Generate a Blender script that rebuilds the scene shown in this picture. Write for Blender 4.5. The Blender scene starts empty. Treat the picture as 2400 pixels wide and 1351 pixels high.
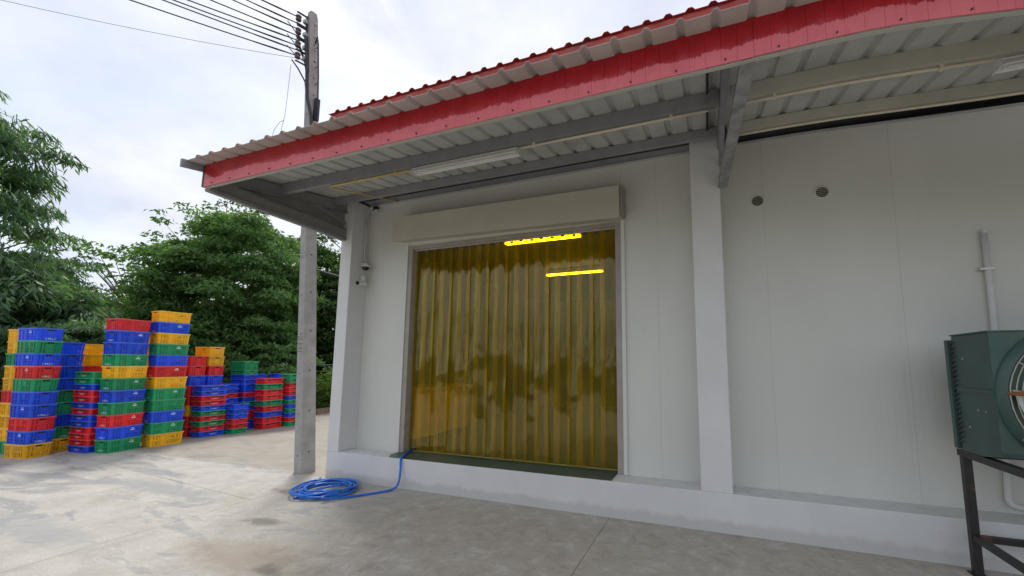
import bpy, bmesh, math, random
import numpy as np
from mathutils import Vector, Matrix
random.seed(7); rng = np.random.default_rng(7)
scene = bpy.context.scene
COL = scene.collection
R = math.radians

# ------------------------------------------------------------------ camera
def cam_axes(pitch, roll, yaw):
    fw = Vector((-math.sin(yaw)*math.cos(pitch), math.cos(yaw)*math.cos(pitch), math.sin(pitch)))
    r = Vector((math.cos(yaw), math.sin(yaw), 0)); u = r.cross(fw)
    c, s = math.cos(roll), math.sin(roll)
    return fw, r*c + u*s, -r*s + u*c
fw, rt, up = cam_axes(0.1153, 0.0046, 0.3555)
cd = bpy.data.cameras.new('camera'); cam = bpy.data.objects.new('camera', cd); COL.objects.link(cam)
cam.matrix_world = Matrix(((rt.x, up.x, -fw.x, 5.1387), (rt.y, up.y, -fw.y, -4.3554), (rt.z, up.z, -fw.z, 1.6), (0, 0, 0, 1)))
cd.sensor_width = 36; cd.lens = 939.92/2400*36
cd.shift_x = -112.72/2400; cd.shift_y = 70.86/2400
cd.clip_start = 0.05; cd.clip_end = 1000
scene.camera = cam

# ------------------------------------------------------------------ light
AZ = math.atan2(-0.75, 0.66); EL = R(52)
world = bpy.data.worlds.new('World'); scene.world = world; world.use_nodes = True
wt = world.node_tree; wt.nodes.clear()
def wn(t, **k):
    n = wt.nodes.new(t)
    for a, b in k.items(): setattr(n, a, b)
    return n
sky = wn('ShaderNodeTexSky', sky_type='NISHITA', sun_disc=False, sun_elevation=EL, sun_rotation=AZ, air_density=1.0, dust_density=1.5, ozone_density=1.0)
tc = wn('ShaderNodeTexCoord')
sep = wn('ShaderNodeSeparateXYZ'); wt.links.new(tc.outputs['Generated'], sep.inputs[0])
# flatten the dome so clouds spread towards the horizon
zz = wn('ShaderNodeMath', operation='ADD'); wt.links.new(sep.outputs['Z'], zz.inputs[0]); zz.inputs[1].default_value = 0.35
dx = wn('ShaderNodeMath', operation='DIVIDE'); wt.links.new(sep.outputs['X'], dx.inputs[0]); wt.links.new(zz.outputs[0], dx.inputs[1])
dy = wn('ShaderNodeMath', operation='DIVIDE'); wt.links.new(sep.outputs['Y'], dy.inputs[0]); wt.links.new(zz.outputs[0], dy.inputs[1])
cb = wn('ShaderNodeCombineXYZ'); wt.links.new(dx.outputs[0], cb.inputs[0]); wt.links.new(dy.outputs[0], cb.inputs[1])
cb.inputs[2].default_value = 1.7
n1 = wn('ShaderNodeTexNoise'); n1.inputs['Scale'].default_value = 1.5; n1.inputs['Detail'].default_value = 7; n1.inputs['Roughness'].default_value = 0.52
n1.inputs['Distortion'].default_value = 0.5
wt.links.new(cb.outputs[0], n1.inputs['Vector'])
n2 = wn('ShaderNodeTexNoise'); n2.inputs['Scale'].default_value = 3.2; n2.inputs['Detail'].default_value = 8; n2.inputs['Roughness'].default_value = 0.55
wt.links.new(cb.outputs[0], n2.inputs['Vector'])
r1 = wn('ShaderNodeValToRGB'); r1.color_ramp.elements[0].position = 0.33; r1.color_ramp.elements[0].color = (0.48, 0.48, 0.48, 1)
r1.color_ramp.elements[1].position = 0.53; r1.color_ramp.elements[1].color = (1, 1, 1, 1)
wt.links.new(n1.outputs['Fac'], r1.inputs[0])
r2 = wn('ShaderNodeValToRGB')
r2.color_ramp.elements[0].position = 0.36; r2.color_ramp.elements[0].color = (4.6, 4.95, 5.8, 1)
r2.color_ramp.elements[1].position = 0.62; r2.color_ramp.elements[1].color = (6.0, 6.2, 6.7, 1)
wt.links.new(n2.outputs['Fac'], r2.inputs[0])
mx = wn('ShaderNodeMixRGB'); wt.links.new(r1.outputs[0], mx.inputs[0]); wt.links.new(sky.outputs[0], mx.inputs[1]); wt.links.new(r2.outputs[0], mx.inputs[2])
bg = wn('ShaderNodeBackground'); bg.inputs['Strength'].default_value = 0.09
wt.links.new(mx.outputs[0], bg.inputs['Color'])
wo = wn('ShaderNodeOutputWorld'); wt.links.new(bg.outputs[0], wo.inputs['Surface'])

sd = bpy.data.lights.new('sun', 'SUN'); sd.energy = 1.5; sd.angle = R(16); sd.color = (1, 0.96, 0.9)
sun = bpy.data.objects.new('sun', sd); COL.objects.link(sun)
sdir = Vector((math.sin(AZ)*math.cos(EL), math.cos(AZ)*math.cos(EL), math.sin(EL)))
sun.rotation_euler = (-sdir).to_track_quat('-Z', 'Y').to_euler(); sun.location = (0, 0, 30)
scene.view_settings.view_transform = 'Standard'; scene.view_settings.look = 'None'
scene.view_settings.exposure = 0.85; scene.view_settings.gamma = 1.0; scene.view_settings.use_curve_mapping = False
scene.render.engine = 'CYCLES'
scene.cycles.transparent_max_bounces = 24; scene.cycles.max_bounces = 8

# ------------------------------------------------------------------ helpers
class MB:
    def __init__(s): s.v = []; s.f = []; s.m = []
    def add(s, vs, fs, m=0):
        o = len(s.v); s.v += [tuple(p) for p in vs]; s.f += [tuple(i+o for i in f) for f in fs]; s.m += [m]*len(fs); return s
    def box(s, x0, x1, y0, y1, z0, z1, m=0):
        return s.add([(x, y, z) for z in (z0, z1) for y in (y0, y1) for x in (x0, x1)],
              [(0, 2, 3, 1), (4, 5, 7, 6), (0, 1, 5, 4), (2, 6, 7, 3), (0, 4, 6, 2), (1, 3, 7, 5)], m)
    def bar(s, p, q, w, h, upv=(0, 0, 1), m=0):
        p, q = Vector(p), Vector(q); d = (q-p).normalized(); a = d.cross(Vector(upv)).normalized(); b = a.cross(d)
        vs = [e + a*sx*w/2 + b*sz*h/2 for e in (p, q) for sx, sz in ((-1, -1), (1, -1), (1, 1), (-1, 1))]
        return s.add(vs, [(3, 2, 1, 0), (4, 5, 6, 7), (0, 1, 5, 4), (1, 2, 6, 5), (2, 3, 7, 6), (3, 0, 4, 7)], m)
    def tube(s, pts, r, n=8, m=0, cap=True):
        pts = [Vector(p) for p in pts]; k = len(pts); rs = r if hasattr(r, '__len__') else [r]*k
        o = len(s.v); prev = None
        for i, p in enumerate(pts):
            t = (pts[min(i+1, k-1)]-pts[max(i-1, 0)]).normalized()
            if prev is None:
                a = t.orthogonal().normalized()
            else:
                a = (prev - t*prev.dot(t)).normalized()
            prev = a; b = t.cross(a)
            for j in range(n):
                w = 2*math.pi*j/n; s.v.append(tuple(p + (a*math.cos(w)+b*math.sin(w))*rs[i]))
        for i in range(k-1):
            for j in range(n):
                s.f.append((o+i*n+j, o+i*n+(j+1) % n, o+(i+1)*n+(j+1) % n, o+(i+1)*n+j)); s.m.append(m)
        if cap:
            s.f.append(tuple(o+j for j in range(n))[::-1]); s.f.append(tuple(o+(k-1)*n+j for j in range(n))); s.m += [m, m]
        return s
    def cyl(s, p, q, r, n=16, m=0): return s.tube([p, q], r, n, m)
    def lathe(s, prof, c, axis, n=20, m=0):   # profile (radius, offset along axis)
        ax = Vector(axis).normalized(); a = ax.orthogonal().normalized(); b = ax.cross(a); c = Vector(c); o = len(s.v); k = len(prof)
        for rr, zz in prof:
            for j in range(n):
                w = 2*math.pi*j/n; s.v.append(tuple(c + ax*zz + (a*math.cos(w)+b*math.sin(w))*rr))
        for i in range(k-1):
            for j in range(n):
                s.f.append((o+i*n+j, o+i*n+(j+1) % n, o+(i+1)*n+(j+1) % n, o+(i+1)*n+j)); s.m.append(m)
        return s
    def prism(s, poly, ex, m=0):    # 3d polygon extruded by vector ex
        poly = [Vector(p) for p in poly]; ex = Vector(ex); n = len(poly)
        return s.add(poly + [p+ex for p in poly], [tuple(range(n))[::-1], tuple(range(n, 2*n))] + [(i, (i+1) % n, n+(i+1) % n, n+i) for i in range(n)], m)
    def mesh(s, name, mats, smooth=False, fix=True):
        me = bpy.data.meshes.new(name); me.from_pydata(s.v, [], s.f)
        for mm in (mats if isinstance(mats, (list, tuple)) else [mats]): me.materials.append(mm)
        me.polygons.foreach_set('material_index', s.m)
        if fix:
            bm = bmesh.new(); bm.from_mesh(me); bmesh.ops.recalc_face_normals(bm, faces=bm.faces); bm.to_mesh(me); bm.free()
        if smooth:
            me.polygons.foreach_set('use_smooth', [True]*len(me.polygons))
        me.update(); return me
    def build(s, name, mats, parent=None, smooth=False, loc=None, bevel=0):
        me = s.mesh(name, mats, smooth)
        if bevel:
            bm = bmesh.new(); bm.from_mesh(me)
            bmesh.ops.bevel(bm, geom=[e for e in bm.edges if len(e.link_faces) == 2 and e.calc_face_angle(0) > 0.5], offset=bevel, segments=2, affect='EDGES', profile=0.6)
            bm.to_mesh(me); bm.free()
        return link(name, me, parent, loc)
def link(name, me, parent=None, loc=None):
    o = bpy.data.objects.new(name, me); COL.objects.link(o)
    if parent: o.parent = parent
    if loc is not None: o.location = loc
    return o
def tag(o, label=None, cat=None, group=None, kind=None):
    if label: o['label'] = label
    if cat: o['category'] = cat
    if group: o['group'] = group
    if kind: o['kind'] = kind
    return o
def thing(name, label, cat, loc=(0, 0, 0), group=None, rz=0):
    o = bpy.data.objects.new(name, None); COL.objects.link(o); o.location = loc; o.rotation_euler = (0, 0, rz); o.empty_display_size = 0.2
    return tag(o, label, cat, group)

# ------------------------------------------------------------------ materials
def nt(name):
    m = bpy.data.materials.new(name); m.use_nodes = True; t = m.node_tree; t.nodes.clear()
    out = t.nodes.new('ShaderNodeOutputMaterial'); b = t.nodes.new('ShaderNodeBsdfPrincipled'); t.links.new(b.outputs[0], out.inputs[0])
    return m, t, b, out
def N(t, typ, **k):
    n = t.nodes.new(typ)
    for a, b in k.items(): setattr(n, a, b)
    return n
def noise(t, vec, scale, detail=5, rough=0.55, dist=0):
    n = N(t, 'ShaderNodeTexNoise'); n.inputs['Scale'].default_value = scale; n.inputs['Detail'].default_value = detail
    n.inputs['Roughness'].default_value = rough; n.inputs['Distortion'].default_value = dist
    if vec is not None: t.links.new(vec, n.inputs['Vector'])
    return n.outputs['Fac']
def ramp(t, fac, *stops):
    r = N(t, 'ShaderNodeValToRGB'); e = r.color_ramp.elements
    while len(e) < len(stops): e.new(0.5)
    for el, (p, c) in zip(e, stops): el.position = p; el.color = (c, c, c, 1) if not hasattr(c, '__len__') else (*c, 1)
    t.links.new(fac, r.inputs[0]); return r.outputs[0]
def mix(t, fac, a, b, mode='MIX'):
    n = N(t, 'ShaderNodeMixRGB', blend_type=mode)
    for i, x in ((0, fac), (1, a), (2, b)):
        if hasattr(x, 'links'): t.links.new(x, n.inputs[i])
        elif i == 0: n.inputs[0].default_value = x
        else: n.inputs[i].default_value = (*x, 1)
    return n.outputs[0]
def pos(t): return N(t, 'ShaderNodeNewGeometry').outputs['Position']
def mapping(t, vec, scale=(1, 1, 1), rot=(0, 0, 0), loc=(0, 0, 0)):
    m = N(t, 'ShaderNodeMapping'); m.inputs['Scale'].default_value = scale; m.inputs['Rotation'].default_value = rot; m.inputs['Location'].default_value = loc
    t.links.new(vec, m.inputs['Vector']); return m.outputs[0]
def bump(t, b, h, dist=0.002, strength=0.6):
    n = N(t, 'ShaderNodeBump'); n.inputs['Distance'].default_value = dist; n.inputs['Strength'].default_value = strength
    t.links.new(h, n.inputs['Height']); t.links.new(n.outputs[0], b.inputs['Normal'])
def simple(name, c, rough=0.5, var=0.12, scale=6, metal=0, bmp=0, bscale=60, dirt=None, dscale=2.5, dpos=(0.55, 0.75)):
    m, t, b, _ = nt(name); p = pos(t)
    lo = tuple(max(0, x*(1-var)) for x in c); hi = tuple(min(1, x*(1+var)) for x in c)
    col = ramp(t, noise(t, p, scale), (0.3, lo), (0.7, hi))
    if dirt: col = mix(t, ramp(t, noise(t, p, dscale, 6, 0.65), (dpos[0], 0.0), (dpos[1], 1.0)), col, dirt)
    t.links.new(col, b.inputs['Base Color']); b.inputs['Roughness'].default_value = rough; b.inputs['Metallic'].default_value = metal
    if bmp: bump(t, b, noise(t, p, bscale, 4), bmp)
    return m

M = {}
# painted render of plinth and pillars: white paint, faint blotches, scuffs and grime near the ground
m, t, b, _ = nt('white_render'); p = pos(t); sp = N(t, 'ShaderNodeSeparateXYZ'); t.links.new(p, sp.inputs[0])
col = ramp(t, noise(t, p, 1.6, 6, .6), (.3, (.65, .645, .635)), (.7, (.73, .725, .715)))
up_n = N(t, 'ShaderNodeNewGeometry'); sn = N(t, 'ShaderNodeSeparateXYZ'); t.links.new(up_n.outputs['Normal'], sn.inputs[0])
top = ramp(t, sn.outputs['Z'], (.7, 0.0), (.9, 1.0))
grime = mix(t, ramp(t, noise(t, p, 9, 7, .7), (.35, (.30, .295, .27)), (.62, (.5, .5, .48))), (.5, .5, .48), (.42, .42, .40))
col = mix(t, top, col, ramp(t, noise(t, p, 7, 7, .7), (.25, (.56, .55, .52)), (.48, (.72, .715, .69))))
wav = noise(t, mapping(t, p, (6, 6, 2)), 1, 6, .7)
low = N(t, 'ShaderNodeMath', operation='MULTIPLY_ADD'); t.links.new(wav, low.inputs[0]); low.inputs[1].default_value = -0.16; t.links.new(sp.outputs['Z'], low.inputs[2])
gm = ramp(t, low.outputs[0], (.0, .35), (.05, .0))
col = mix(t, gm, col, (.36, .34, .29))
spots = ramp(t, noise(t, p, 34, 3, .5), (.70, 0.0), (.74, .55))
col = mix(t, spots, col, (.42, .40, .36))
t.links.new(col, b.inputs['Base Color']); b.inputs['Roughness'].default_value = .75
bump(t, b, noise(t, p, 70, 5, .6), .003, .5); M['white'] = m

# coated sandwich panels with faint vertical micro lines and drip marks
m, t, b, _ = nt('panel_white'); p = pos(t)
col = ramp(t, noise(t, mapping(t, p, (1, 1, .35)), 1.3, 5), (.3, (.64, .64, .59)), (.7, (.705, .705, .655)))
str_ = ramp(t, noise(t, mapping(t, p, (22, 22, .35)), 1, 6, .7), (.64, 0.0), (.72, .5))
col = mix(t, str_, col, (.75, .755, .73))
str2 = ramp(t, noise(t, mapping(t, p, (9, 9, .25), loc=(3, 1, 0)), 1, 6, .7), (.62, 0.0), (.8, .3))
col = mix(t, str2, col, (.47, .48, .46))
t.links.new(col, b.inputs['Base Color']); b.inputs['Roughness'].default_value = .42
wv = N(t, 'ShaderNodeTexWave', wave_type='BANDS', bands_direction='X'); wv.inputs['Scale'].default_value = 6; t.links.new(p, wv.inputs['Vector'])
bump(t, b, wv.outputs['Fac'], .0012, .35); M['panel'] = m

M['grey_steel'] = simple('grey_painted_steel', (.245, .25, .26), .5, .12, 5, dirt=(.12, .115, .11), dpos=(.6, .85), bmp=.001)
M['galv'] = simple('galvanised_strut', (.30, .30, .30), .5, .3, 9, metal=.35, dirt=(.16, .15, .14), dpos=(.55, .72), dscale=7)
M['seam'] = simple('seam_sealant', (.46, .46, .43), .5, .1, 4)
M['pale_trim'] = simple('pale_trim', (.50, .51, .53), .5, .1, 4)
M['under'] = simple('sheet_underside', (.50, .505, .48), .45, .10, 3.5, dirt=(.36, .36, .34), dpos=(.5, .8))
M['gap'] = simple('dark_void_shade', (.03, .03, .035), .9, .2, 4)  # near-black stands in for the shade in the gap above the panels
M['cream_box'] = simple('shutter_cream', (.52, .49, .415), .45, .06, 2)
M['frame'] = simple('door_frame', (.36, .32, .28), .45, .12, 5, dirt=(.2, .17, .14), dpos=(.62, .8))
M['white_plastic'] = simple('white_plastic', (.7, .7, .68), .4, .05, 6)
M['cream_conduit'] = simple('cream_conduit', (.66, .60, .46), .45, .08, 6)
M['yellow_conduit'] = simple('yellow_conduit', (.62, .46, .17), .45, .1, 6)
M['black_rubber'] = simple('black_rubber', (.03, .03, .033), .55, .2, 12)
M['wire'] = simple('wire_sheath', (.04, .04, .048), .6, .2, 12)
M['dark_glass'] = simple('dark_lens', (.012, .012, .015), .12, .1, 5)
M['black_steel'] = simple('black_painted_steel', (.022, .02, .02), .45, .3, 8, dirt=(.16, .055, .025), dpos=(.60, .72), dscale=6, bmp=.002)
M['ac_green'] = simple('green_enamel', (.045, .095, .082), .42, .2, 4, dirt=(.085, .085, .07), dpos=(.55, .8), dscale=5)
M['ac_dark'] = simple('coil_metal', (.045, .06, .055), .6, .4, 30)
M['rust'] = simple('rusty_bar', (.24, .085, .035), .8, .35, 25, bmp=.002)
M['guard'] = simple('guard_wire', (.42, .38, .30), .45, .2, 12)
M['blade'] = simple('fan_blade', (.72, .73, .74), .35, .06, 6)
M['bolt'] = simple('galvanised_bolt', (.55, .54, .52), .35, .2, 20, metal=.6)
M['porcelain'] = simple('insulator_brown', (.11, .09, .10), .3, .2, 10)
M['vent_back'] = simple('vent_backing', (.10, .10, .085), .9, .1, 10)
M['hole'] = simple('hole_shadow', (.03, .028, .026), .9, .1, 10)
M['bluepipe'] = simple('blue_grey_pipe', (.16, .20, .23), .5, .2, 10)

# blue hose
m, t, b, _ = nt('blue_hose'); p = pos(t)
t.links.new(ramp(t, noise(t, p, 14), (.3, (.008, .12, .55)), (.7, (.015, .20, .74))), b.inputs['Base Color']); b.inputs['Roughness'].default_value = .28; M['hose'] = m

# red sheet (top of roofs)
M['red_sheet'] = simple('red_roof_sheet', (.42, .06, .045), .5, .22, 3, dirt=(.24, .11, .09), dpos=(.5, .8))
# red fascia with rain-wet upper band
m, t, b, _ = nt('red_fascia'); p = pos(t); tcn = N(t, 'ShaderNodeTexCoord'); so = N(t, 'ShaderNodeSeparateXYZ'); t.links.new(tcn.outputs['Object'], so.inputs[0])
spx = N(t, 'ShaderNodeSeparateXYZ'); t.links.new(p, spx.inputs[0])
cx_ = N(t, 'ShaderNodeCombineXYZ'); t.links.new(spx.outputs['X'], cx_.inputs[0]); cx_.inputs[1].default_value = 4.2
na = noise(t, cx_.outputs[0], 1.9, 3, .6); nb_ = noise(t, cx_.outputs[0], 14, 6, .9)
a1 = N(t, 'ShaderNodeMath', operation='MULTIPLY_ADD'); t.links.new(na, a1.inputs[0]); a1.inputs[1].default_value = .17; t.links.new(so.outputs['Z'], a1.inputs[2])
a2 = N(t, 'ShaderNodeMath', operation='MULTIPLY_ADD'); t.links.new(nb_, a2.inputs[0]); a2.inputs[1].default_value = .11; t.links.new(a1.outputs[0], a2.inputs[2])
wet = ramp(t, a2.outputs[0], (.238, 0.0), (.244, 1.0))
drips = ramp(t, noise(t, mapping(t, p, (38, 1, 1.2)), 1, 3, .6), (.64, 0.0), (.7, .35))
dry = ramp(t, noise(t, p, 5, 5), (.3, (.60, .115, .14)), (.7, (.68, .15, .175)))
dry = mix(t, drips, dry, (.40, .05, .07))
wetc = ramp(t, noise(t, p, 6, 4), (.3, (.32, .006, .012)), (.7, (.43, .012, .018)))
t.links.new(mix(t, wet, dry, wetc), b.inputs['Base Color'])
t.links.new(ramp(t, wet, (0, .5), (1, .24)), b.inputs['Roughness']); M['fascia'] = m

# concrete yard: cream laitance, blue-grey worn patches, brown stains, small pits
m, t, b, _ = nt('yard_concrete'); p = pos(t); spx = N(t, 'ShaderNodeSeparateXYZ'); t.links.new(p, spx.inputs[0])
base = ramp(t, noise(t, p, 2.3, 9, .66, .4), (.32, (.40, .37, .32)), (.5, (.48, .45, .395)), (.7, (.545, .52, .465)))
pl = noise(t, mapping(t, p, (.45, 1.5, 1), rot=(0, 0, R(-14))), 1.5, 9, .66, .9)
pm = ramp(t, pl, (.54, 0.0), (.585, .8))
base = mix(t, pm, base, ramp(t, noise(t, p, 6, 8, .7), (.3, (.22, .225, .225)), (.7, (.37, .37, .36))))
st = noise(t, mapping(t, p, (.8, 1.2, 1), rot=(0, 0, R(20)), loc=(4, 7, 0)), .95, 8, .62)
base = mix(t, ramp(t, st, (.58, 0.0), (.78, .5)), base, (.30, .24, .18))
# mottled, warmer-toned slab in front of the plinth
d1 = N(t, 'ShaderNodeMath', operation='MULTIPLY_ADD'); t.links.new(noise(t, p, .9, 5, .6), d1.inputs[0]); d1.inputs[1].default_value = -2.2; t.links.new(spx.outputs['X'], d1.inputs[2])
dm = ramp(t, d1.outputs[0], (.0, 0.0), (.9, 1.0))
mot = ramp(t, noise(t, p, 5.5, 10, .74, .4), (.33, (.37, .325, .26)), (.45, (.48, .435, .36)), (.56, (.53, .485, .41)), (.61, (.61, .57, .505)), (.68, (.65, .615, .55)))
base = mix(t, dm, base, mot)
base = mix(t, ramp(t, noise(t, p, 75, 4, .7), (.35, .35), (.62, 0.0)), base, (.24, .22, .19))
base = mix(t, ramp(t, noise(t, mapping(t, p, (1, 2.4, 1), rot=(0, 0, R(-14))), 9, 8, .78), (.56, 0.0), (.63, .6)), base, (.60, .575, .52))
pits = ramp(t, noise(t, p, 22, 3, .6), (.70, 0.0), (.76, .6))
base = mix(t, pits, base, (.17, .15, .12))
# dark drain line at the foot of the wall
dw = N(t, 'ShaderNodeMath', operation='MULTIPLY_ADD'); t.links.new(noise(t, p, 5, 6, .7), dw.inputs[0]); dw.inputs[1].default_value = .5; t.links.new(spx.outputs['Y'], dw.inputs[2])
base = mix(t, ramp(t, dw.outputs[0], (.20, 0.0), (.36, .55)), base, (.20, .165, .115))
def blot(base, cx, cy, rx, ry, rot, c, amt):
    v = mapping(t, p, (1, 1, 1), loc=(-cx, -cy, 0)); v = mapping(t, v, (1/rx, 1/ry, 0), rot=(0, 0, rot))
    ln = N(t, 'ShaderNodeVectorMath', operation='LENGTH'); t.links.new(v, ln.inputs[0])
    a = N(t, 'ShaderNodeMath', operation='MULTIPLY_ADD'); t.links.new(noise(t, p, 5, 9, .72), a.inputs[0]); a.inputs[1].default_value = 2.2; t.links.new(ln.outputs['Value'], a.inputs[2])
    return mix(t, ramp(t, a.outputs[0], (1.35, amt), (1.55, 0.0)) if False else inv(a.outputs[0], amt), base, c)
def inv(v, amt):
    mr = N(t, 'ShaderNodeMapRange'); mr.inputs['From Min'].default_value = 1.55; mr.inputs['From Max'].default_value = 2.15
    mr.inputs['To Min'].default_value = amt; mr.inputs['To Max'].default_value = 0; t.links.new(v, mr.inputs['Value']); return mr.outputs[0]
base = blot(base, .80, -1.38, .26, .10, R(-40), (.16, .145, .12), .8)
base = blot(base, 1.45, -1.92, .75, .30, R(-15), (.32, .25, .185), .55)
base = blot(base, 1.85, -2.02, .16, .10, R(-15), (.15, .13, .10), .7)
base = blot(base, 2.45, -2.05, .20, .10, R(-30), (.16, .145, .11), .7)
base = blot(base, .30, -.62, .55, .10, R(-40), (.25, .20, .14), .8)
base = blot(base, -1.5, -1.1, 1.3, .22, R(-12), (.27, .275, .28), .7)
base = blot(base, -2.6, -.65, .9, .14, R(-8), (.25, .255, .26), .8)
base = blot(base, -1.0, -2.3, 1.2, .22, R(-16), (.30, .30, .30), .6)
t.links.new(base, b.inputs['Base Color'])
t.links.new(ramp(t, pl, (.45, .82), (.6, .5)), b.inputs['Roughness'])
bump(t, b, noise(t, p, 40, 8, .7), .003, .45); M['concrete'] = m
M['soil'] = simple('grassy_soil', (.075, .085, .035), .95, .5, 2, dirt=(.13, .10, .06), dpos=(.5, .7))
M['kerb'] = simple('brown_kerb', (.24, .17, .12), .9, .25, 5, dirt=(.12, .09, .06))
M['joint'] = simple('joint_filler', (.22, .20, .17), .95, .2, 6)
# pole concrete
m, t, b, _ = nt('pole_concrete'); p = pos(t)
col = ramp(t, noise(t, p, 5, 8, .65), (.3, (.30, .29, .28)), (.7, (.43, .415, .40)))
col = mix(t, ramp(t, noise(t, p, 38, 3, .5), (.68, 0.0), (.74, .6)), col, (.16, .15, .14))
t.links.new(col, b.inputs['Base Color']); b.inputs['Roughness'].default_value = .85; bump(t, b, noise(t, p, 60, 6, .7), .004, .7); M['pole'] = m
# green floor paint
M['green_floor'] = simple('green_floor_paint', (.06, .105, .085), .4, .25, 4, dirt=(.12, .13, .12), dpos=(.55, .7), dscale=5)
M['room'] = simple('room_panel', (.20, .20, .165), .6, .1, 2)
M['bin'] = simple('yellow_bin_plastic', (.92, .58, .03), .45, .08, 4)

# crates
def crate_mat(name, c):
    m, t, b, _ = nt(name); oi = N(t, 'ShaderNodeObjectInfo'); p = pos(t)
    v = ramp(t, noise(t, p, 7, 4), (.3, .86), (.7, 1.08))
    r = ramp(t, oi.outputs['Random'], (0, .82), (1, 1.12))
    col = mix(t, 1.0, c, v, 'MULTIPLY'); col = mix(t, 1.0, col, r, 'MULTIPLY')
    dust = ramp(t, noise(t, p, 3, 6, .65), (.5, 0.0), (.8, .06)); col = mix(t, dust, col, (.4, .37, .32))
    t.links.new(col, b.inputs['Base Color']); b.inputs['Roughness'].default_value = .36; return m
CM = {'red': crate_mat('crate_red', (.82, .02, .028)), 'blue': crate_mat('crate_blue', (.010, .085, .82)),
      'green': crate_mat('crate_green', (.006, .33, .125)), 'yellow': crate_mat('crate_yellow', (.97, .50, .008))}
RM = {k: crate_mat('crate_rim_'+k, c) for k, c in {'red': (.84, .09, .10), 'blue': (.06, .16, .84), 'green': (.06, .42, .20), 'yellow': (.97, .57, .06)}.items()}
M['ink_white'] = simple('white_print', (.85, .86, .9), .5, .03, 5)
M['ink_brown'] = simple('brown_print', (.30, .13, .02), .5, .05, 5)

# strip curtain vinyl
m = bpy.data.materials.new('amber_vinyl'); m.use_nodes = True; t = m.node_tree; t.nodes.clear()
out = N(t, 'ShaderNodeOutputMaterial'); p = pos(t)
tr = N(t, 'ShaderNodeBsdfTransparent'); tr.inputs[0].default_value = (.965, .865, .11, 1)
df = N(t, 'ShaderNodeBsdfDiffuse'); df.inputs[0].default_value = (.88, .68, .05, 1)
tl = N(t, 'ShaderNodeBsdfTranslucent'); tl.inputs[0].default_value = (.88, .68, .05, 1)
ds = N(t, 'ShaderNodeMixShader'); ds.inputs[0].default_value = .5; t.links.new(df.outputs[0], ds.inputs[1]); t.links.new(tl.outputs[0], ds.inputs[2])
m1 = N(t, 'ShaderNodeMixShader'); t.links.new(ramp(t, noise(t, mapping(t, p, (4, 4, .7)), 2, 6, .6), (.35, .065), (.7, .13)), m1.inputs[0])
t.links.new(tr.outputs[0], m1.inputs[1]); t.links.new(ds.outputs[0], m1.inputs[2])
gl = N(t, 'ShaderNodeBsdfGlossy'); gl.inputs['Roughness'].default_value = .06; gl.inputs[0].default_value = (1, .97, .9, 1)
lw = N(t, 'ShaderNodeLayerWeight'); lw.inputs['Blend'].default_value = .5
pw5 = N(t, 'ShaderNodeMath', operation='POWER'); t.links.new(lw.outputs['Facing'], pw5.inputs[0]); pw5.inputs[1].default_value = 4.0
fr = N(t, 'ShaderNodeMath', operation='MULTIPLY_ADD'); t.links.new(pw5.outputs[0], fr.inputs[0]); fr.inputs[1].default_value = .75; fr.inputs[2].default_value = .042
bn = N(t, 'ShaderNodeBump'); bn.inputs['Distance'].default_value = .012; bn.inputs['Strength'].default_value = .30
t.links.new(noise(t, mapping(t, p, (9, 9, 1.6)), 1, 4, .55), bn.inputs['Height']); t.links.new(bn.outputs[0], gl.inputs['Normal'])
m2 = N(t, 'ShaderNodeMixShader'); t.links.new(fr.outputs[0], m2.inputs[0]); t.links.new(m1.outputs[0], m2.inputs[1]); t.links.new(gl.outputs[0], m2.inputs[2])
t.links.new(m2.outputs[0], out.inputs[0]); M['vinyl'] = m
# lit tube
m = bpy.data.materials.new('lit_tube'); m.use_nodes = True; t = m.node_tree; t.nodes.clear(); out = N(t, 'ShaderNodeOutputMaterial')
e = N(t, 'ShaderNodeEmission'); e.inputs[0].default_value = (1, .90, .70, 1); e.inputs[1].default_value = 4.5; t.links.new(e.outputs[0], out.inputs[0]); M['lit'] = m

# leaves
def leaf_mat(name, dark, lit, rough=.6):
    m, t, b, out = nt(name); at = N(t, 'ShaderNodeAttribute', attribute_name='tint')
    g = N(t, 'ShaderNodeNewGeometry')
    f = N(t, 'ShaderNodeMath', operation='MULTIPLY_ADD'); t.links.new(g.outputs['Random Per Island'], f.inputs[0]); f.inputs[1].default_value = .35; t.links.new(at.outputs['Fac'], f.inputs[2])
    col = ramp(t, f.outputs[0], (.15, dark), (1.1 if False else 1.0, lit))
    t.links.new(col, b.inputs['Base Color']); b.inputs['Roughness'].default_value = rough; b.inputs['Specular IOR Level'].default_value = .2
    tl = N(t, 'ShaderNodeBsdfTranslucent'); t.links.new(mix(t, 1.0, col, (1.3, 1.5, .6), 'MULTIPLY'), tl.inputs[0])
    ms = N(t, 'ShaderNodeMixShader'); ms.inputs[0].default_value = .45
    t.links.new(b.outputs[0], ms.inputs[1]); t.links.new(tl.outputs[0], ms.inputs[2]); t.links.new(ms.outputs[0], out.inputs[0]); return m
M['leaf_mid'] = leaf_mat('leaf_mid_green', (.06, .125, .042), (.225, .36, .145))
M['leaf_grey'] = leaf_mat('leaf_grey_green', (.06, .12, .075), (.19, .30, .17), .42)
M['leaf_dark'] = leaf_mat('leaf_dark_green', (.03, .07, .024), (.14, .23, .07))
M['leaf_olive'] = leaf_mat('leaf_olive_green', (.055, .10, .024), (.24, .30, .075))
M['leaf_bright'] = leaf_mat('leaf_bright_green', (.04, .09, .02), (.17, .26, .07))
M['bark'] = simple('bark', (.13, .105, .08), .9, .35, 8, bmp=.01)

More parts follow.
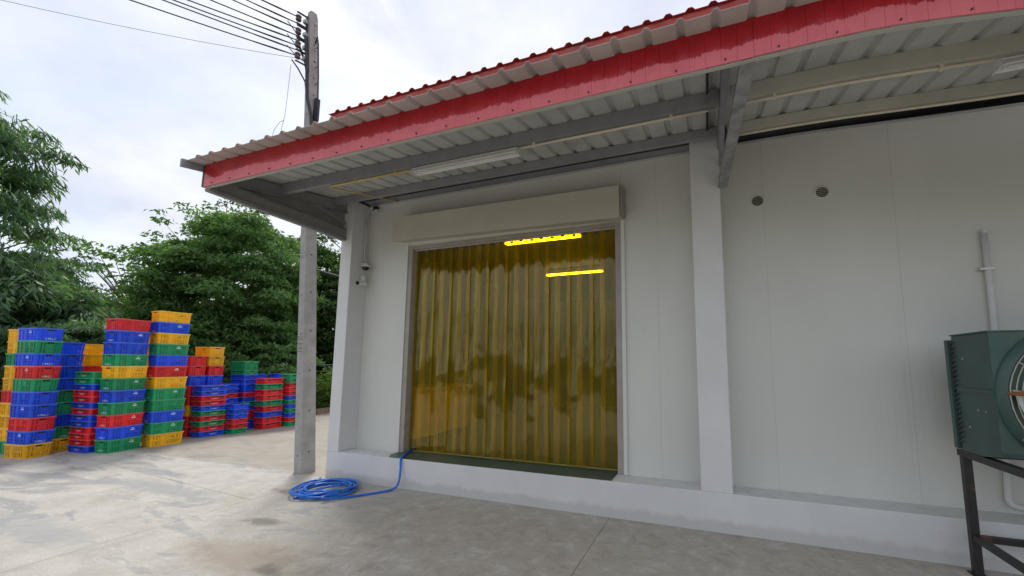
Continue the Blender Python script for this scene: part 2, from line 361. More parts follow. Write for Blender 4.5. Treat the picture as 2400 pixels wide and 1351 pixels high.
# ------------------------------------------------------------------ ground
terr = MB().add([(-300, -300, -.06), (300, -300, -.06), (300, 300, -.06), (-300, 300, -.06)], [(0, 1, 2, 3)]).build('ground', M['soil']); tag(terr, kind='structure')
yard = MB().add([(-9.4, -14, -.03), (14, -14, -.03), (14, 6, -.03), (-6.8, 6, -.03), (-6.2, 3.6, -.03), (-9.4, 1.5, -.03)], [(0, 1, 2, 3, 4, 5)]).build('concrete_yard', M['joint']); tag(yard, kind='structure')
def slab(poly):
    MB().prism([(x, y, -.028) for x, y in poly], (0, 0, .028)).build('slab', M['concrete'], yard)
g = .0028
def j1(x): return -.985 - .0858*(x+.06)       # slightly skewed joint left of the building
slab([(-4.6+g, j1(-4.6)+g), (-g, j1(0)+g), (-g, 6), (-4.6+g, 6)])
slab([(-9.4, j1(-9.4)+g), (-4.6-g, j1(-4.6)+g), (-4.6-g, 6), (-6.8, 6), (-6.25, 3.6), (-9.4, 1.5)])
slab([(g, -7), (4.09-g, -7), (4.09-g, .05), (g, .05)])
slab([(4.09+g, -7), (8.2-g, -7), (8.2-g, .05), (4.09+g, .05)])
slab([(8.2+g, -7), (14, -7), (14, .05), (8.2+g, .05)])
slab([(-4.6+g, -7), (-g, -7), (-g, j1(0)-g), (-4.6+g, j1(-4.6)-g)])
slab([(-9.4, -7), (-4.6-g, -7), (-4.6-g, j1(-4.6)-g), (-9.4, j1(-9.4)-g)])
for a, c in ((-9.4, -4.6), (-4.6, 0), (0, 4.09), (4.09, 8.2), (8.2, 14)):
    slab([(a+g, -14), (c-g, -14), (c-g, -7-2*g), (a+g, -7-2*g)])
kerb = MB()
kp = [(-9.6, 1.3), (-6.45, 3.55), (-6.50, 5.04), (-6.62, 5.6), (-7.2, 8.4)]
for a, c in zip(kp, kp[1:]): kerb.bar((a[0]-.1, a[1], .05), (c[0]-.1, c[1], .05), .2, .22)
tag(kerb.build('kerb', M['kerb'], bevel=.01), kind='structure')

# ------------------------------------------------------------------ building
bld = thing('cold_store', 'white cold store building with grey canopy, red fascia and yellow strip curtain doorway', 'building')
YB = .31
def sag(x, y):
    q = max(0, x-5.9); k = .055 + .115*(max(0, -y)/1.8)**4
    return -k*q*q/(1+(q/1.5)**2)
MB().box(0, 11, 0, YB+.2, -.05, .369).build('plinth', M['white'], bld, bevel=.008)
MB().box(0, .2115, 0, YB+.2, .369, 4.045).build('pillar', M['white'], bld, bevel=.008)
MB().box(5.0148, 5.3064, 0, YB+.2, .369, 4.045).build('pillar', M['white'], bld, bevel=.008)
MB().box(10.1, 10.4, 0, YB+.2, .369, 4.045).build('pillar', M['white'], bld, bevel=.008)
def panel(x0, x1, z0, z1, sg=False):
    b = MB(); n = max(1, int((x1-x0)/.3)) if sg else 1
    for i in range(n):
        a = x0+.0012+(x1-x0-.0024)*i/n; c = x0+.0012+(x1-x0-.0024)*(i+1)/n
        za, zc = (z1+sag(a, .3), z1+sag(c, .3)) if sg else (z1, z1)
        b.add([(a, YB, z0), (c, YB, z0), (c, YB+.1, z0), (a, YB+.1, z0), (a, YB, za), (c, YB, zc), (c, YB+.1, zc), (a, YB+.1, za)],
              [(0, 1, 5, 4), (2, 3, 7, 6), (4, 5, 6, 7), (3, 2, 1, 0)] + ([(3, 0, 4, 7)] if i == 0 else []) + ([(1, 2, 6, 5)] if i == n-1 else []))
    bm_me = b.mesh('wall_panel', M['panel']); link('wall_panel', bm_me, bld)
ZT = 4.05
panel(.2115, 1.015, .369, ZT); panel(4.19, 4.612, .369, ZT); panel(4.612, 5.0148, .369, ZT)
panel(1.015, 2.16, 3.33, ZT); panel(2.16, 3.30, 3.33, ZT); panel(3.30, 4.19, 3.33, ZT)
for a, c in ((5.3064, 5.745), (5.745, 6.885), (6.885, 8.025), (8.025, 9.165), (9.165, 10.1)): panel(a, c, .369, ZT, True)
# wall joint lining behind the panel seams, then a slab coloured dark as the gap's shade
lin = MB(); lin.box(.21, 1.0, YB+.1, YB+.12, .369, 4.05); lin.box(4.2, 10.1, YB+.1, YB+.12, .369, 3.9); lin.box(1.0, 4.2, YB+.1, YB+.12, 3.35, 4.05)
for sx in (4.612, 5.745, 6.885, 8.025, 9.165): lin.box(sx-.0011, sx+.0011, YB+.0012, YB+.10, .37, 3.93)
for sx in (2.16, 3.30): lin.box(sx-.0011, sx+.0011, YB+.0012, YB+.10, 3.34, 4.04)
lin.build('joint_lining', M['seam'], bld)
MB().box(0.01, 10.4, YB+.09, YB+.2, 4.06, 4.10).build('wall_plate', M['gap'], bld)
MB().prism([(.05, -.165, 4.024), (.05, .62, 4.153), (.05, .62, 4.175), (.05, -.165, 4.045)], (10.6, 0, 0)).build('void_shade_slab', M['gap'], bld)
def sagbar(name, x0, x1, y0, y1, z0, z1, mat, fn=sag, step=.25):
    b = MB(); n = max(1, int((x1-x0)/step)); ym = (y0+y1)/2
    for i in range(n+1):
        x = x0+(x1-x0)*i/n; s = fn(x, ym); b.v += [(x, y0, z0+s), (x, y1, z0+s), (x, y1, z1+s), (x, y0, z1+s)]
        if i:
            o = 4*(i-1)
            for k in range(4): b.f.append((o+k, o+(k+1) % 4, o+4+(k+1) % 4, o+4+k)); b.m.append(0)
    b.f += [(0, 3, 2, 1), tuple(4*n+k for k in range(4))]; b.m += [0, 0]
    return b.build(name, mat, bld)
sagbar('panel_cap', .2125, 5.013, YB-.012, YB+.08, 4.052, 4.075, M['pale_trim'])
sagbar('panel_cap', 5.308, 10.09, YB-.012, YB+.08, 4.052, 4.075, M['pale_trim'])
# side and back walls
MB().box(.0, .12, .52, 9, -.05, 4.3).build('side_wall', M['panel'], bld)
MB().box(.12, 10.4, 8.9, 9, -.05, 5.0).build('rear_wall', M['panel'], bld)
MB().box(10.3, 10.4, .52, 8.9, -.05, 4.3).build('side_wall', M['panel'], bld)
# room behind the curtain (stands inside the building shell)
MB().box(.13, 6.5, .005, 7.5, .365, .3705).build('sill', M['green_floor'], bld).location = (0, 0, 0)
bpy.data.objects['sill'].data.clear_geometry()
sl = MB(); sl.prism([(1.10, .012, .3685), (4.11, .012, .3685), (4.11, .43, .3685), (1.0, .43, .3685), (1.0, .16, .3685)], (0, 0, .0035)); bpy.data.objects['sill'].data = sl.mesh('sill', M['green_floor'])
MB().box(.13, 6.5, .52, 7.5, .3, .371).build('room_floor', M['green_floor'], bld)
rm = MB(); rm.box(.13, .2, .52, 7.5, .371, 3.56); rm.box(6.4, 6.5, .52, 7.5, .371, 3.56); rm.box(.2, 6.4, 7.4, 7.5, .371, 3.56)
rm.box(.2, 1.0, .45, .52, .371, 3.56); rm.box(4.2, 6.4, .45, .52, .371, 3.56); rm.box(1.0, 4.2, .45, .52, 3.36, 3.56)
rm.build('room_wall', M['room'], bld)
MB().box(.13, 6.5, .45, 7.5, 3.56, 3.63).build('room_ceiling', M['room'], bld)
# door frame
fr_ = MB(); fr_.box(1.015, 1.085, YB-.015, YB+.12, .372, 3.33); fr_.build('door_frame', M['frame'], bld, bevel=.004)
MB().box(4.118, 4.188, YB-.015, YB+.2, .372, 3.33).build('door_frame', M['frame'], bld, bevel=.004)
MB().box(1.085, 4.118, YB-.015, YB+.09, 3.285, 3.33).build('door_frame', M['frame'], bld, bevel=.004)
MB().box(4.19, 4.235, YB-.03, YB-.001, .372, 3.34).build('guide_channel', M['panel'], bld, bevel=.003)
MB().box(.965, 1.013, YB-.03, YB-.001, .372, 3.34).build('guide_channel', M['panel'], bld, bevel=.003)
# roller shutter housing
sb = MB(); sb.prism([(.92, YB-.001, 3.40), (.92, .05, 3.345), (.92, .05, 3.70), (.92, YB-.001, 3.70)], (3.3, 0, 0))
bx = sb.mesh('shutter_housing', M['cream_box'])
for v in bx.vertices:
    if v.co.x > 2: v.co.z += (-.055 if v.co.z < 3.5 else -.025)
link('shutter_housing', bx, bld)
e_ = MB(); e_.box(4.222, 4.25, .09, YB-.001, 3.36, 3.70); e_.build('housing_end_plate', M['frame'], bld)

# canopy roof sheets: pan z(y)=4.05+.165y, ribs pitch .21 along y
def rz(y): return 4.05+.165*y
def ribbed(x0, nrib, pitch, ys, zf, rh, rw, th, mats, name, sagf=sag, parent=bld, edge=1):
    prof = []
    for i in range(nrib):
        a = i*pitch
        prof += [(a, 0), (a+pitch-rw*1.9, 0), (a+pitch-rw*1.35, rh), (a+pitch-rw*.55, rh)]
    prof.append((nrib*pitch, 0))
    b = MB(); n = len(prof); ns = len(ys)
    for y in ys:
        for lay in (0, 1):
            for px, pz in prof:
                x = x0+px; b.v.append((x, y, zf(y)+pz+lay*th+sagf(x, y)))
    def ix(j, lay, i): return (j*2+lay)*n+i
    for j in range(ns-1):
        for i in range(n-1):
            b.f.append((ix(j, 0, i), ix(j+1, 0, i), ix(j+1, 0, i+1), ix(j, 0, i+1))); b.m.append(0)
            b.f.append((ix(j, 1, i), ix(j, 1, i+1), ix(j+1, 1, i+1), ix(j+1, 1, i))); b.m.append(1)
    for i in range(n-1):
        b.f.append((ix(0, 0, i), ix(0, 0, i+1), ix(0, 1, i+1), ix(0, 1, i))); b.m.append(edge)
        b.f.append((ix(ns-1, 0, i), ix(ns-1, 1, i), ix(ns-1, 1, i+1), ix(ns-1, 0, i+1))); b.m.append(edge)
    for i in (0, n-1):
        for j in range(ns-1): b.f.append((ix(j, 0, i), ix(j, 1, i), ix(j+1, 1, i), ix(j+1, 0, i))); b.m.append(edge)
    return link(name, b.mesh(name, mats, fix=False), parent)
for k in range(10):
    ribbed(.03+k*1.05, 5, .21, (-1.965, -1.4, -.8, -.17), lambda y: rz(y)+(.0016 if k % 2 else 0), .027, .032, .003, [M['under'], M['red_sheet'], M['under']], 'roof_sheet', edge=2)
ribbed(.03, 50, .21, (-.19, 4, 9.2), lambda y: rz(y)+.035, .032, .05, .003, [M['under'], M['red_sheet']], 'rear_roof_sheet', sagf=lambda x, y: -.004)
# higher red roof set back above the canopy, carried on short posts
def rz2(y): return 5.035+.165*(y+.6)
for k in range(10):
    ribbed(.3+k*1.05, 5, .21, (-.6, .5, 3), lambda y: rz2(y)+(.0016 if k % 2 else 0), .034, .05, .003, [M['red_sheet'], M['red_sheet']], 'upper_roof_sheet', sagf=lambda x, y: 0)
MB().box(.32, 10.8, -.575, -.545, 4.91, 5.03).build('upper_fascia', M['red_sheet'], bld)
for x in (.5, 2.8, 5.1, 7.4, 9.7): MB().box(x, x+.06, .6, .66, 4.17, 5.15).build('roof_post', M['grey_steel'], bld)
for y in (.6, 2.6): MB().box(.4, 10.7, y, y+.06, 4.11+.165*y+.92, 4.11+.165*y+.99).build('upper_purlin', M['grey_steel'], bld)

# purlins (C sections, open side to the wall)
def channel(name, x0, x1, y, z0, z1, lip, mat):
    b = MB(); n = max(1, int((x1-x0)/.25))
    prof = [(0, z0), (0, z1), (lip, z1), (lip, z1-.004), (.004, z1-.004), (.004, z0+.004), (lip, z0+.004), (lip, z0+.02), (lip+.003, z0+.02), (lip+.003, z0)]
    kk = len(prof)
    for i in range(n+1):
        x = x0+(x1-x0)*i/n; s = sag(x, y)
        b.v += [(x, y+py, pz+s) for py, pz in prof]
        if i:
            o = kk*(i-1)
            for q in range(kk): b.f.append((o+q, o+(q+1) % kk, o+kk+(q+1) % kk, o+kk+q)); b.m.append(0)
    b.f += [tuple(range(kk))[::-1], tuple(kk*n+q for q in range(kk))]; b.m += [0, 0]
    return b.build(name, mat, bld)
M['pale_purlin'] = simple('pale_painted_purlin', (.47, .46, .40), .5, .08, 4)
channel('purlin', .1, 5.30, -1.0, 3.757, 3.882, .055, M['grey_steel'])
channel('purlin', 5.385, 10.9, -1.0, 3.757, 3.882, .055, M['pale_purlin'])
channel('purlin', .05, 5.30, -.225, 3.915, 4.01, .05, M['grey_steel'])
channel('purlin', 5.385, 10.9, -.225, 3.915, 4.01, .05, M['pale_purlin'])
channel('purlin', .06, 10.9, -1.77, 3.60, 3.752, .05, M['grey_steel'])
sagbar('eave_angle', .06, 10.9, -1.797, -1.765, 3.492, 3.4965, M['pale_purlin'])
sagbar('ledger_angle', .213, 5.013, .02, YB-.013, 4.078, 4.084, M['grey_steel'])
# red fascia boards, each plank a piece
pw = .095; npl = 112; flo, fht = 3.498, .262
fmesh = {}
for i in range(npl):
    x = .052+i*pw
    s0, s1 = sag(x, -1.8), sag(x+pw, -1.8); key = (round(s0-s1, 4))
    if key not in fmesh:
        d = s1-s0; q = MB()
        pr = [(0.0, .0012), (.0015, 0), (pw-.0022, 0), (pw-.0006, .0012), (pw-.001, .007), (0, .007)]
        q.v = [(a, bb, zz + d*a/pw) for zz in (0, fht) for a, bb in pr]
        q.f = [tuple(range(6))[::-1], tuple(range(6, 12))] + [(k, (k+1) % 6, 6+(k+1) % 6, 6+k) for k in range(6)]; q.m = [0]*8
        fmesh[key] = q.mesh('fascia_plank', M['fascia'])
    o = link('fascia_plank', fmesh[key], bld, (x, -1.807 + (0 if x < 5.38 else -.004), flo+s0))
sc_ = MB()
for i in range(36):
    x = .2+i*.30; sc_.cyl((x, -1.807-.012, flo+.025+sag(x, -1.8)), (x, -1.80, flo+.025+sag(x, -1.8)),   .0055, 8)
tag(sc_.build('fascia_screws', M['black_rubber'], bld), kind='stuff')
# left gable trim of the canopy
def slope_bar(name, x0, x1, y0, y1, lo, hi, mat, lo2=None, hi2=None, parent=bld):
    lo2 = lo if lo2 is None else lo2; hi2 = hi if hi2 is None else hi2
    return MB().prism([(x0, y0, lo), (x0, y1, lo2), (x0, y1, hi2), (x0, y0, hi)], (x1-x0, 0, 0)).build(name, mat, parent)
M['barge'] = simple('barge_flashing', (.27, .29, .30), .45, .15, 4)
slope_bar('barge_trim', .0, .028, -2.0, .3, rz(-2.)-.075, rz(-2.)+.012, M['barge'], rz(.3)-.075, rz(.3)+.012)
MB().box(.028, .052, -1.81, -1.70, 3.50, 3.735).build('end_cap', M['ac_dark'], bld)
# cantilever brackets: roof chord, bottom strut, diagonal
def bracket(x0, x1, mat, big):
    br = MB().prism([(x0, 0, 3.88), (x0, -1.76, rz(-1.76)-.16), (x0, -1.76, rz(-1.76)-.02), (x0, 0, rz(0)-.02)], (.05, 0, 0)).build('bracket', mat, bld)
    MB().bar(((x0+x1)/2, -.002, 3.425+.085 if not big else 3.52), ((x0+x1)/2+(.10 if big else 0), -1.765, 3.55), x1-x0-(.012 if big else 0), .165 if not big else .10, (0, 0, 1)).build('strut', mat, br)
    MB().bar(((x0+x1)/2, -.002, 3.425+.03), ((x0+x1)/2+(.10 if big else 0), -1.765, 3.49), x1-x0+(.02 if big else .035), .012).build('strut_flange', M['galv'] if big else mat, br)
    if not big: MB().prism([(x0+.015, -.003, 3.56), (x0+.015, -1.74, 3.59), (x0+.015, -1.74, rz(-1.74)-.15), (x0+.015, -.003, 3.885)], (.006, 0, 0)).build('gusset_plate', mat, br)
    if not big:
        for nm, za, zb, ya, yb in (('flange', 3.61, 3.60, -.004, -1.5), ('flange', 3.86, 3.60, -.004, -1.735)):
            MB().bar((x0+.055, ya, za), (x0+.055, yb, zb), .05, .008).build(nm, M['galv'], br)
    MB().bar((x0+.03, -.002, 3.70), (x0+.03, -.75, 3.83), .045, .045).build('diagonal', mat, br)
    return br
bracket(.02, .09, M['grey_steel'], False)
bracket(5.295, 5.365, M['grey_steel'], True)
bracket(10.2, 10.27, M['grey_steel'], False)
cc = MB()   # bare cleats beside the right bracket
cc.box(5.20, 5.29, -1.02, -1.005, 3.70, 3.88); cc.build('cleat', M['galv'], bld)
MB().box(1.62, 1.70, -1.55, -1.47, 3.75, 3.772).build('sheet_tab', M['black_rubber'], bld)
slope_bar('inner_trim', 5.19, 5.21, -1.76, -.02, rz(-1.76)-.03, rz(-1.76)-.012, M['gap'], rz(-.02)-.03, rz(-.02)-.012)

# ------------------------------------------------------------------ strip curtain
cur = thing('strip_curtain', 'amber yellow PVC strip curtain hanging in the cold store doorway', 'strip curtain', (2.6, .38, .372))
CX = 2.6
rl = MB(); rl.box(1.09-CX, 4.113-CX, -.035, -.027, 2.890, 2.909); rl.build('rail', M['bolt'], cur)
NS = 20; x0s, x1s = 1.09, 4.113; sw = .205
stp = (x1s-x0s-sw)/(NS-1)
for k in range(NS):
    xc = x0s+sw/2+k*stp; rr = np.random.default_rng(100+k)
    b = MB(); nx, nz = 7, 40; ht = 2.908; low = .015+.02*rr.random()
    if k == 0: low = .05
    ph1, ph2, tw, bul = rr.random()*6.28, rr.random()*6.28, rr.normal()*.085, rr.normal()*.005+.001
    lean_ = rr.normal()*.008; yk = (-.012 if k % 2 else .012)
    bk = [(rr.random()*1.6+.3, rr.normal()*.006) for _ in range(3)]
    for side in (0, 1):
        for j in range(nz+1):
            q = j/nz; z = ht - q*(ht-low); amp = min(1, q*4)
            for i in range(nx):
                s = i/(nx-1)*2-1
                wob = .007*math.sin(q*6+ph1)*q + .004*math.sin(q*15+ph2)*q + sum(a*math.exp(-((z-zc)/.16)**2)*(1-.6*s*s) for zc, a in bk)
                y = yk + amp*(tw*s*sw/2*(.3+.7*q) + bul*(1-s*s)) + wob*(1+.6*s*math.sin(q*5+ph2)) + .004*math.sin(s*5+ph1+q*9)*amp
                b.v.append((xc-CX+s*sw/2+lean_*q, y+side*.0025, z+(low*.0)))
    def ii(sd, j, i): return sd*(nz+1)*nx+j*nx+i
    for j in range(nz):
        for i in range(nx-1):
            b.f.append((ii(0, j, i), ii(0, j+1, i), ii(0, j+1, i+1), ii(0, j, i+1))); b.f.append((ii(1, j, i), ii(1, j, i+1), ii(1, j+1, i+1), ii(1, j+1, i)))
    b.m = [0]*len(b.f)
    st_ = b.build('strip', M['vinyl'], cur, smooth=True)
    MB().box(xc-CX-.022, xc-CX+.022, yk-.018, yk-.008, 2.865, 2.888).build('clamp_plate', M['ac_dark'], st_)

# ------------------------------------------------------------------ things inside the room
bn_ = thing('storage_bin', 'large yellow bin standing behind the strip curtain at the left', 'bin', (.58, 1.48, .371))
b = MB(); b.prism([(-.34, -.72, 0.08), (.30, -.72, .08), (.33, -.77, .80), (-.36, -.77, .80)], (0, 1.5, 0)); b.build('bin_body', M['bin'], bn_, bevel=.03)
MB().box(-.39, .36, -.80, .80, .80, .86).build('bin_lid', M['bin'], bn_, bevel=.015)
for yy in (-.55, .45): MB().box(-.3, .28, yy, yy+.12, 0, .08).build('foot', M['black_rubber'], bn_)
def inner_light(x, y, lab):
    o = thing('fluorescent_light', lab, 'ceiling light', (x, y, 3.45), 'lit lights on the room ceiling')
    MB().box(-.62, .62, -.05, .05, .02, .10).build('light_body', M['white_plastic'], o)
    for yy in (-.025, .025): MB().cyl((-.6, yy, 0), (.6, yy, 0), .014, 10).build('tube', M['lit'], o, smooth=True)
inner_light(2.85, 1.01, 'lit fluorescent light nearest the curtain, seen higher through the yellow strips')
inner_light(2.61, 3.26, 'lit fluorescent light deeper in the room, seen lower through the yellow strips')

# ------------------------------------------------------------------ lamps, conduits, cameras, vents, pipes on the building
def batten(x, lab):
    o = thing('batten_light', lab, 'light', (x, -.955, 3.705), 'unlit tube lights under the canopy')
    MB().prism([(-.645, -.035, .055), (-.645, .035, .055), (-.645, .022, 0), (-.645, -.022, 0)], (1.29, 0, 0)).build('light_body', M['white_plastic'], o)
    for s in (-1, 1):
        MB().prism([(-.64, s*.022, .052), (-.64, s*.07, -.02), (-.64, s*.072, -.016), (-.64, s*.024, .056)], (1.28, 0, 0)).build('reflector', M['white_plastic'], o)
        MB().prism([(s*.645-.004, -.08, -.028), (s*.645-.004, .08, -.028), (s*.645-.004, .03, .062), (s*.645-.004, -.03, .062)], (.008, 0, 0)).build('end_plate', M['white_plastic'], o)
    MB().cyl((-.60, 0, -.018), (.60, 0, -.018), .013, 10).build('tube', M['white_plastic'], o, smooth=True)
    for s in (-1, 1): MB().box(s*.61-.012, s*.61+.012, -.012, .012, -.03, 0).build('tube_socket', M['white_plastic'], o)
    for s in (-.4, .4): MB().box(s-.01, s+.01, -.004, .004, .055, .10).build('hanger', M['bolt'], o)
    o.scale = (1, .75, .75)
batten(2.777, 'unlit white tube light under the canopy above the curtain doorway')
batten(7.70, 'unlit white tube light under the canopy at the right edge, above the green fan unit')
bpy.data.objects['batten_light.001'].location.z = 3.70+sag(7.3, -1.)
def conduit(name, lab, pts, r, mat, clips=()):
    o = thing(name, lab, 'conduit', pts[0]); p0 = Vector(pts[0])
    MB().tube([Vector(p)-p0 for p in pts], r, 8).build('pipe', mat, o, smooth=True)
    for cp in clips:
        c = Vector(cp)-p0; MB().box(c.x-.012, c.x+.012, c.y-r-.004, c.y+r+.004, c.z-r-.004, c.z+.05).build('clip', mat, o)
conduit('conduit', 'yellow electrical conduit bent from the tube light back to the wall', [(2.12, -.965, 3.735), (.93, -.965, 3.735), (.90, -.955, 3.736), (.89, -.92, 3.738), (.77, .2, 4.04), (.76, .29, 4.068)], .011, M['yellow_conduit'], [(1.9, -.965, 3.735), (1.3, -.965, 3.735)])
conduit('conduit', 'pale conduit running from the tube light along the purlin to the right bracket', [(3.43, -.965, 3.735), (4.4, -.965, 3.734), (5.27, -.965, 3.735)], .012, M['cream_conduit'], [(3.6, -.965, 3.735), (4.9, -.965, 3.735)])
conduit('conduit', 'pale conduit under the purlin right of the bracket, ending at the far light', [(x, -.965, 3.735+sag(x, -1.)) for x in (5.40, 5.8, 6.2, 6.6, 7.04)], .012, M['cream_conduit'], [(5.7, -.965, 3.735), (6.75, -.965, 3.735+sag(6.75, -1))])
conduit('conduit', 'pale conduit along the lower edge of the purlin nearest the wall', [(x, -.19, 3.895+sag(x, -.2)) for x in (5.42, 5.9, 6.4, 6.9, 7.4, 7.9, 8.4)], .012, M['cream_conduit'])
conduit('camera_conduit', 'thin grey conduit dropping down the left pillar to the dome camera', [(.36, YB-.02, 4.02), (.30, YB-.03, 4.03), (.25, YB-.07, 3.98), (.232, YB-.085, 3.85), (.232, YB-.085, 3.12)], .012, M['pale_trim'], [(.232, YB-.085, 3.75)])
def wallcam(kind, loc, lab):
    o = thing('security_camera', lab, 'camera', loc, 'security cameras by the left pillar')
    if kind == 'dome':
        MB().box(-.045, -.036, -.05, .05, -.02, .06).build('wall_plate', M['white_plastic'], o)
        MB().box(-.036, .06, -.016, .016, .025, .05).build('arm', M['white_plastic'], o)
        MB().lathe([(0, .028), (.05, .024), (.062, .01), (.062, -.012), (0, -.012)], (.04, 0, 0), (0, 0, 1), 18).build('housing', M['white_plastic'], o, smooth=True)
        MB().lathe([(.052, -.012), (.050, -.03), (.038, -.052), (.018, -.064), (0, -.066)], (.04, 0, 0), (0, 0, 1), 18).build('dome', M['dark_glass'], o, smooth=True)
    elif kind == 'bullet':
        MB().box(-.045, -.034, -.05, .05, -.055, .055).build('wall_plate', M['white_plastic'], o)
        MB().box(-.034, .03, -.02, .02, .03, .12).build('junction_box', M['white_plastic'], o)
        MB().tube([(-.034, 0, -.01), (.01, 0, -.005), (.03, -.03, 0)], .013, 8).build('arm', M['white_plastic'], o)
        MB().tube([(.02, .03, .01), (.045, -.13, -.012)], .034, 14).build('housing', M['white_plastic'], o, smooth=False)
        MB().tube([(.045, -.131, -.0122), (.0462, -.139, -.0134)], .029, 14).build('lens', M['dark_glass'], o)
    else:
        MB().box(-.03, .03, -.03, .03, .0, .025).build('mount', M['black_rubber'], o)
        MB().tube([(0, .0, 0), (.0, -.03, -.03)], .028, 12).build('housing', M['black_rubber'], o)
        MB().box(.0, .05, -.03, .0, -.055, -.03).build('bracket_plate', M['white_plastic'], o)
wallcam('dome', (.258, .20, 3.07), 'white dome camera with dark bowl, upper one on the left pillar')
wallcam('bullet', (.258, .20, 2.80), 'white bullet camera with dark lens, below the dome camera')
wallcam('small', (.36, .27, 4.00), 'small black camera mounted at the wall top beside the left pillar')
def vent(x, z, lab):
    o = thing('wall_vent', lab, 'vent', (x, YB, z), 'round vents high on the wall')
    MB().lathe([(0, .004), (.058, .004)], (0, 0, 0), (0, -1, 0), 24).build('backing', M['vent_back'], o)
    MB().lathe([(.070, 0), (.068, .012), (.058, .014), (.056, .004)], (0, 0, 0), (0, -1, 0), 28).build('rim', M['panel'], o, smooth=True)
    for k in range(5):
        z_ = -.04+k*.02; w = math.sqrt(.056**2-z_**2)
        MB().bar((-w, -.009, z_), (w, -.009, z_), .010, .004, (0, -.6, 1)).build('louvre', M['frame'], o)
vent(5.688, 3.375, 'round louvred vent, left of the two, high on the white wall'); vent(6.291, 3.385, 'round louvred vent, right of the two, high on the white wall')
o = thing('drain_pipe', 'pale plastic drain pipe clipped to the wall behind the green fan unit', 'pipe', (7.50, YB-.03, .43))
MB().tube([(.01, 0, 2.39), (.005, 0, 1.6), (-.03, 0, .25), (-.04, 0, .06), (-.035, -.005, .03), (-.01, -.01, .008), (.03, -.01, 0), (1.2, -.01, 0)], .023, 12).build('pipe', M['white_plastic'], o, smooth=True)
MB().cyl((.012, 0, 2.37), (.012, 0, 2.40), .0245, 12).build('collar', M['white_plastic'], o)
for z in (2.04, .30): MB().box(-.055, .05, -.028, .028, z-.010, z+.010).build('clip', M['bolt'], o)

# ------------------------------------------------------------------ fan unit on its stand
sd_ = thing('equipment_stand', 'black steel stand with rust spots under the green fan unit', 'stand', (7.0, -.1, 0))
for x in (0, 1.25):
    for y in (0, -.82): MB().box(x, x+.055, y-.055, y, 0, .885).build('leg', M['black_steel'], sd_, bevel=.003)
for x in (0, 1.25):
    MB().box(x+.001, x+.054, -.82, .03, .887, .938).build('side_rail', M['black_steel'], sd_)
    MB().box(x+.006, x+.046, -.765, -.056, .26, .305).build('stretcher', M['black_steel'], sd_)
for y in (-.05, -.86): MB().box(.056, 1.249, y-.001, y+.044, .25, .295).build('stretcher', M['black_steel'], sd_)
MB().box(.056, 1.249, -.05, .0, .889, .936).build('end_rail', M['black_steel'], sd_)
for x in (0, 1.25):
    for y in (0, -.82): MB().box(x-.02, x+.075, y-.075, y+.02, .001, .008).build('foot_plate', M['black_steel'], sd_)
ac = thing('condenser_unit', 'dark green condenser fan unit with wire guard on a black stand', 'condenser', (7.0, -.1, .94))
b = MB(); b.prism([(0, -.06, .0), (0, -.30, -.0), (0, -.52, .035), (0, -.53, .07), (0, -.53, .905), (0, -.06, .905)], (1.3, 0, 0)); b.build('casing', M['ac_green'], ac, bevel=.004)
MB().box(-.018, 1.318, -.035, .012, .01, .875).build('coil_frame', M['ac_green'], ac, bevel=.004)
cb_ = MB(); cb_.box(.004, 1.296, -.06, -.035, .03, .87); cb_.build('coil', M['ac_dark'], ac)
ub = MB()
for k in range(22):
    z = .06+k*.037; ub.tube([(.0, -.062, z), (-.012, -.066, z+.002), (-.016, -.078, z+.009), (-.012, -.09, z+.016), (0, -.094, z+.018)], .006, 6)
tag(ub.build('return_bends', M['ac_dark'], ac), kind='stuff')
MB().box(-.010, .0, -.53, -.10, .465, .495).build('side_rib', M['ac_green'], ac)
MB().box(-.012, 1.312, -.535, -.06, .906, .915).build('top_edge', M['ac_green'], ac)
FC = Vector((.522, -.53, .455))
MB().lathe([(.525, 0), (.52, .02), (.49, .03), (.482, .048), (.472, .048), (.466, .0), (.45, -.1)], FC, (0, -1, 0), 44).build('cowl', M['ac_green'], ac, smooth=True)
MB().lathe([(0, -.005), (.465, -.005)], FC+Vector((0, -.002, 0)), (0, -1, 0), 40).build('fan_well', M['hole'], ac)
MB().lathe([(0, .045), (.05, .045), (.06, .03), (.06, .008)], FC, (0, -1, 0), 20).build('hub', M['black_steel'], ac, smooth=True)
for k in range(4):
    a0 = R(198)+k*R(90); bl = MB(); vs = []
    for i in range(7):
        r_ = .06+.385*i/6
        for s in (-1, 1):
            an = a0+s*R(26-5*i/6+2)*(.8+.25*i/6); vs.append(FC+Vector((math.cos(an)*r_, -.018+s*.010, math.sin(an)*r_)))
    bl.add(vs, [(2*i, 2*i+1, 2*i+3, 2*i+2) for i in range(6)]); bl.build('fan_blade', M['blade'] if k == 0 else M['ac_dark'], ac)
gd = MB()
for k in range(13):
    r_ = .09+k*.0315; gd.tube([FC+Vector((math.cos(a)*r_, -.055-.012*(1-(r_/.42)**2), math.sin(a)*r_)) for a in np.linspace(0, 2*math.pi, 41)], .0042, 5, cap=False)
for k in range(6):
    a = R(30)+k*R(60); gd.tube([FC+Vector((math.cos(a)*.07, -.066, math.sin(a)*.07)), FC+Vector((math.cos(a)*.475, -.056, math.sin(a)*.475))], .0045, 5)
gd.build('wire_guard', M['guard'], ac, smooth=True)
MB().tube([FC+Vector((-.48, -.045, .02)), FC+Vector((-.40, -.06, .025)), FC+Vector((-.2, -.085, .09)), FC+Vector((.0, -.09, .10))], [.012, .016, .02, .022], 8).build('motor_bracket', M['rust'], ac, smooth=True)
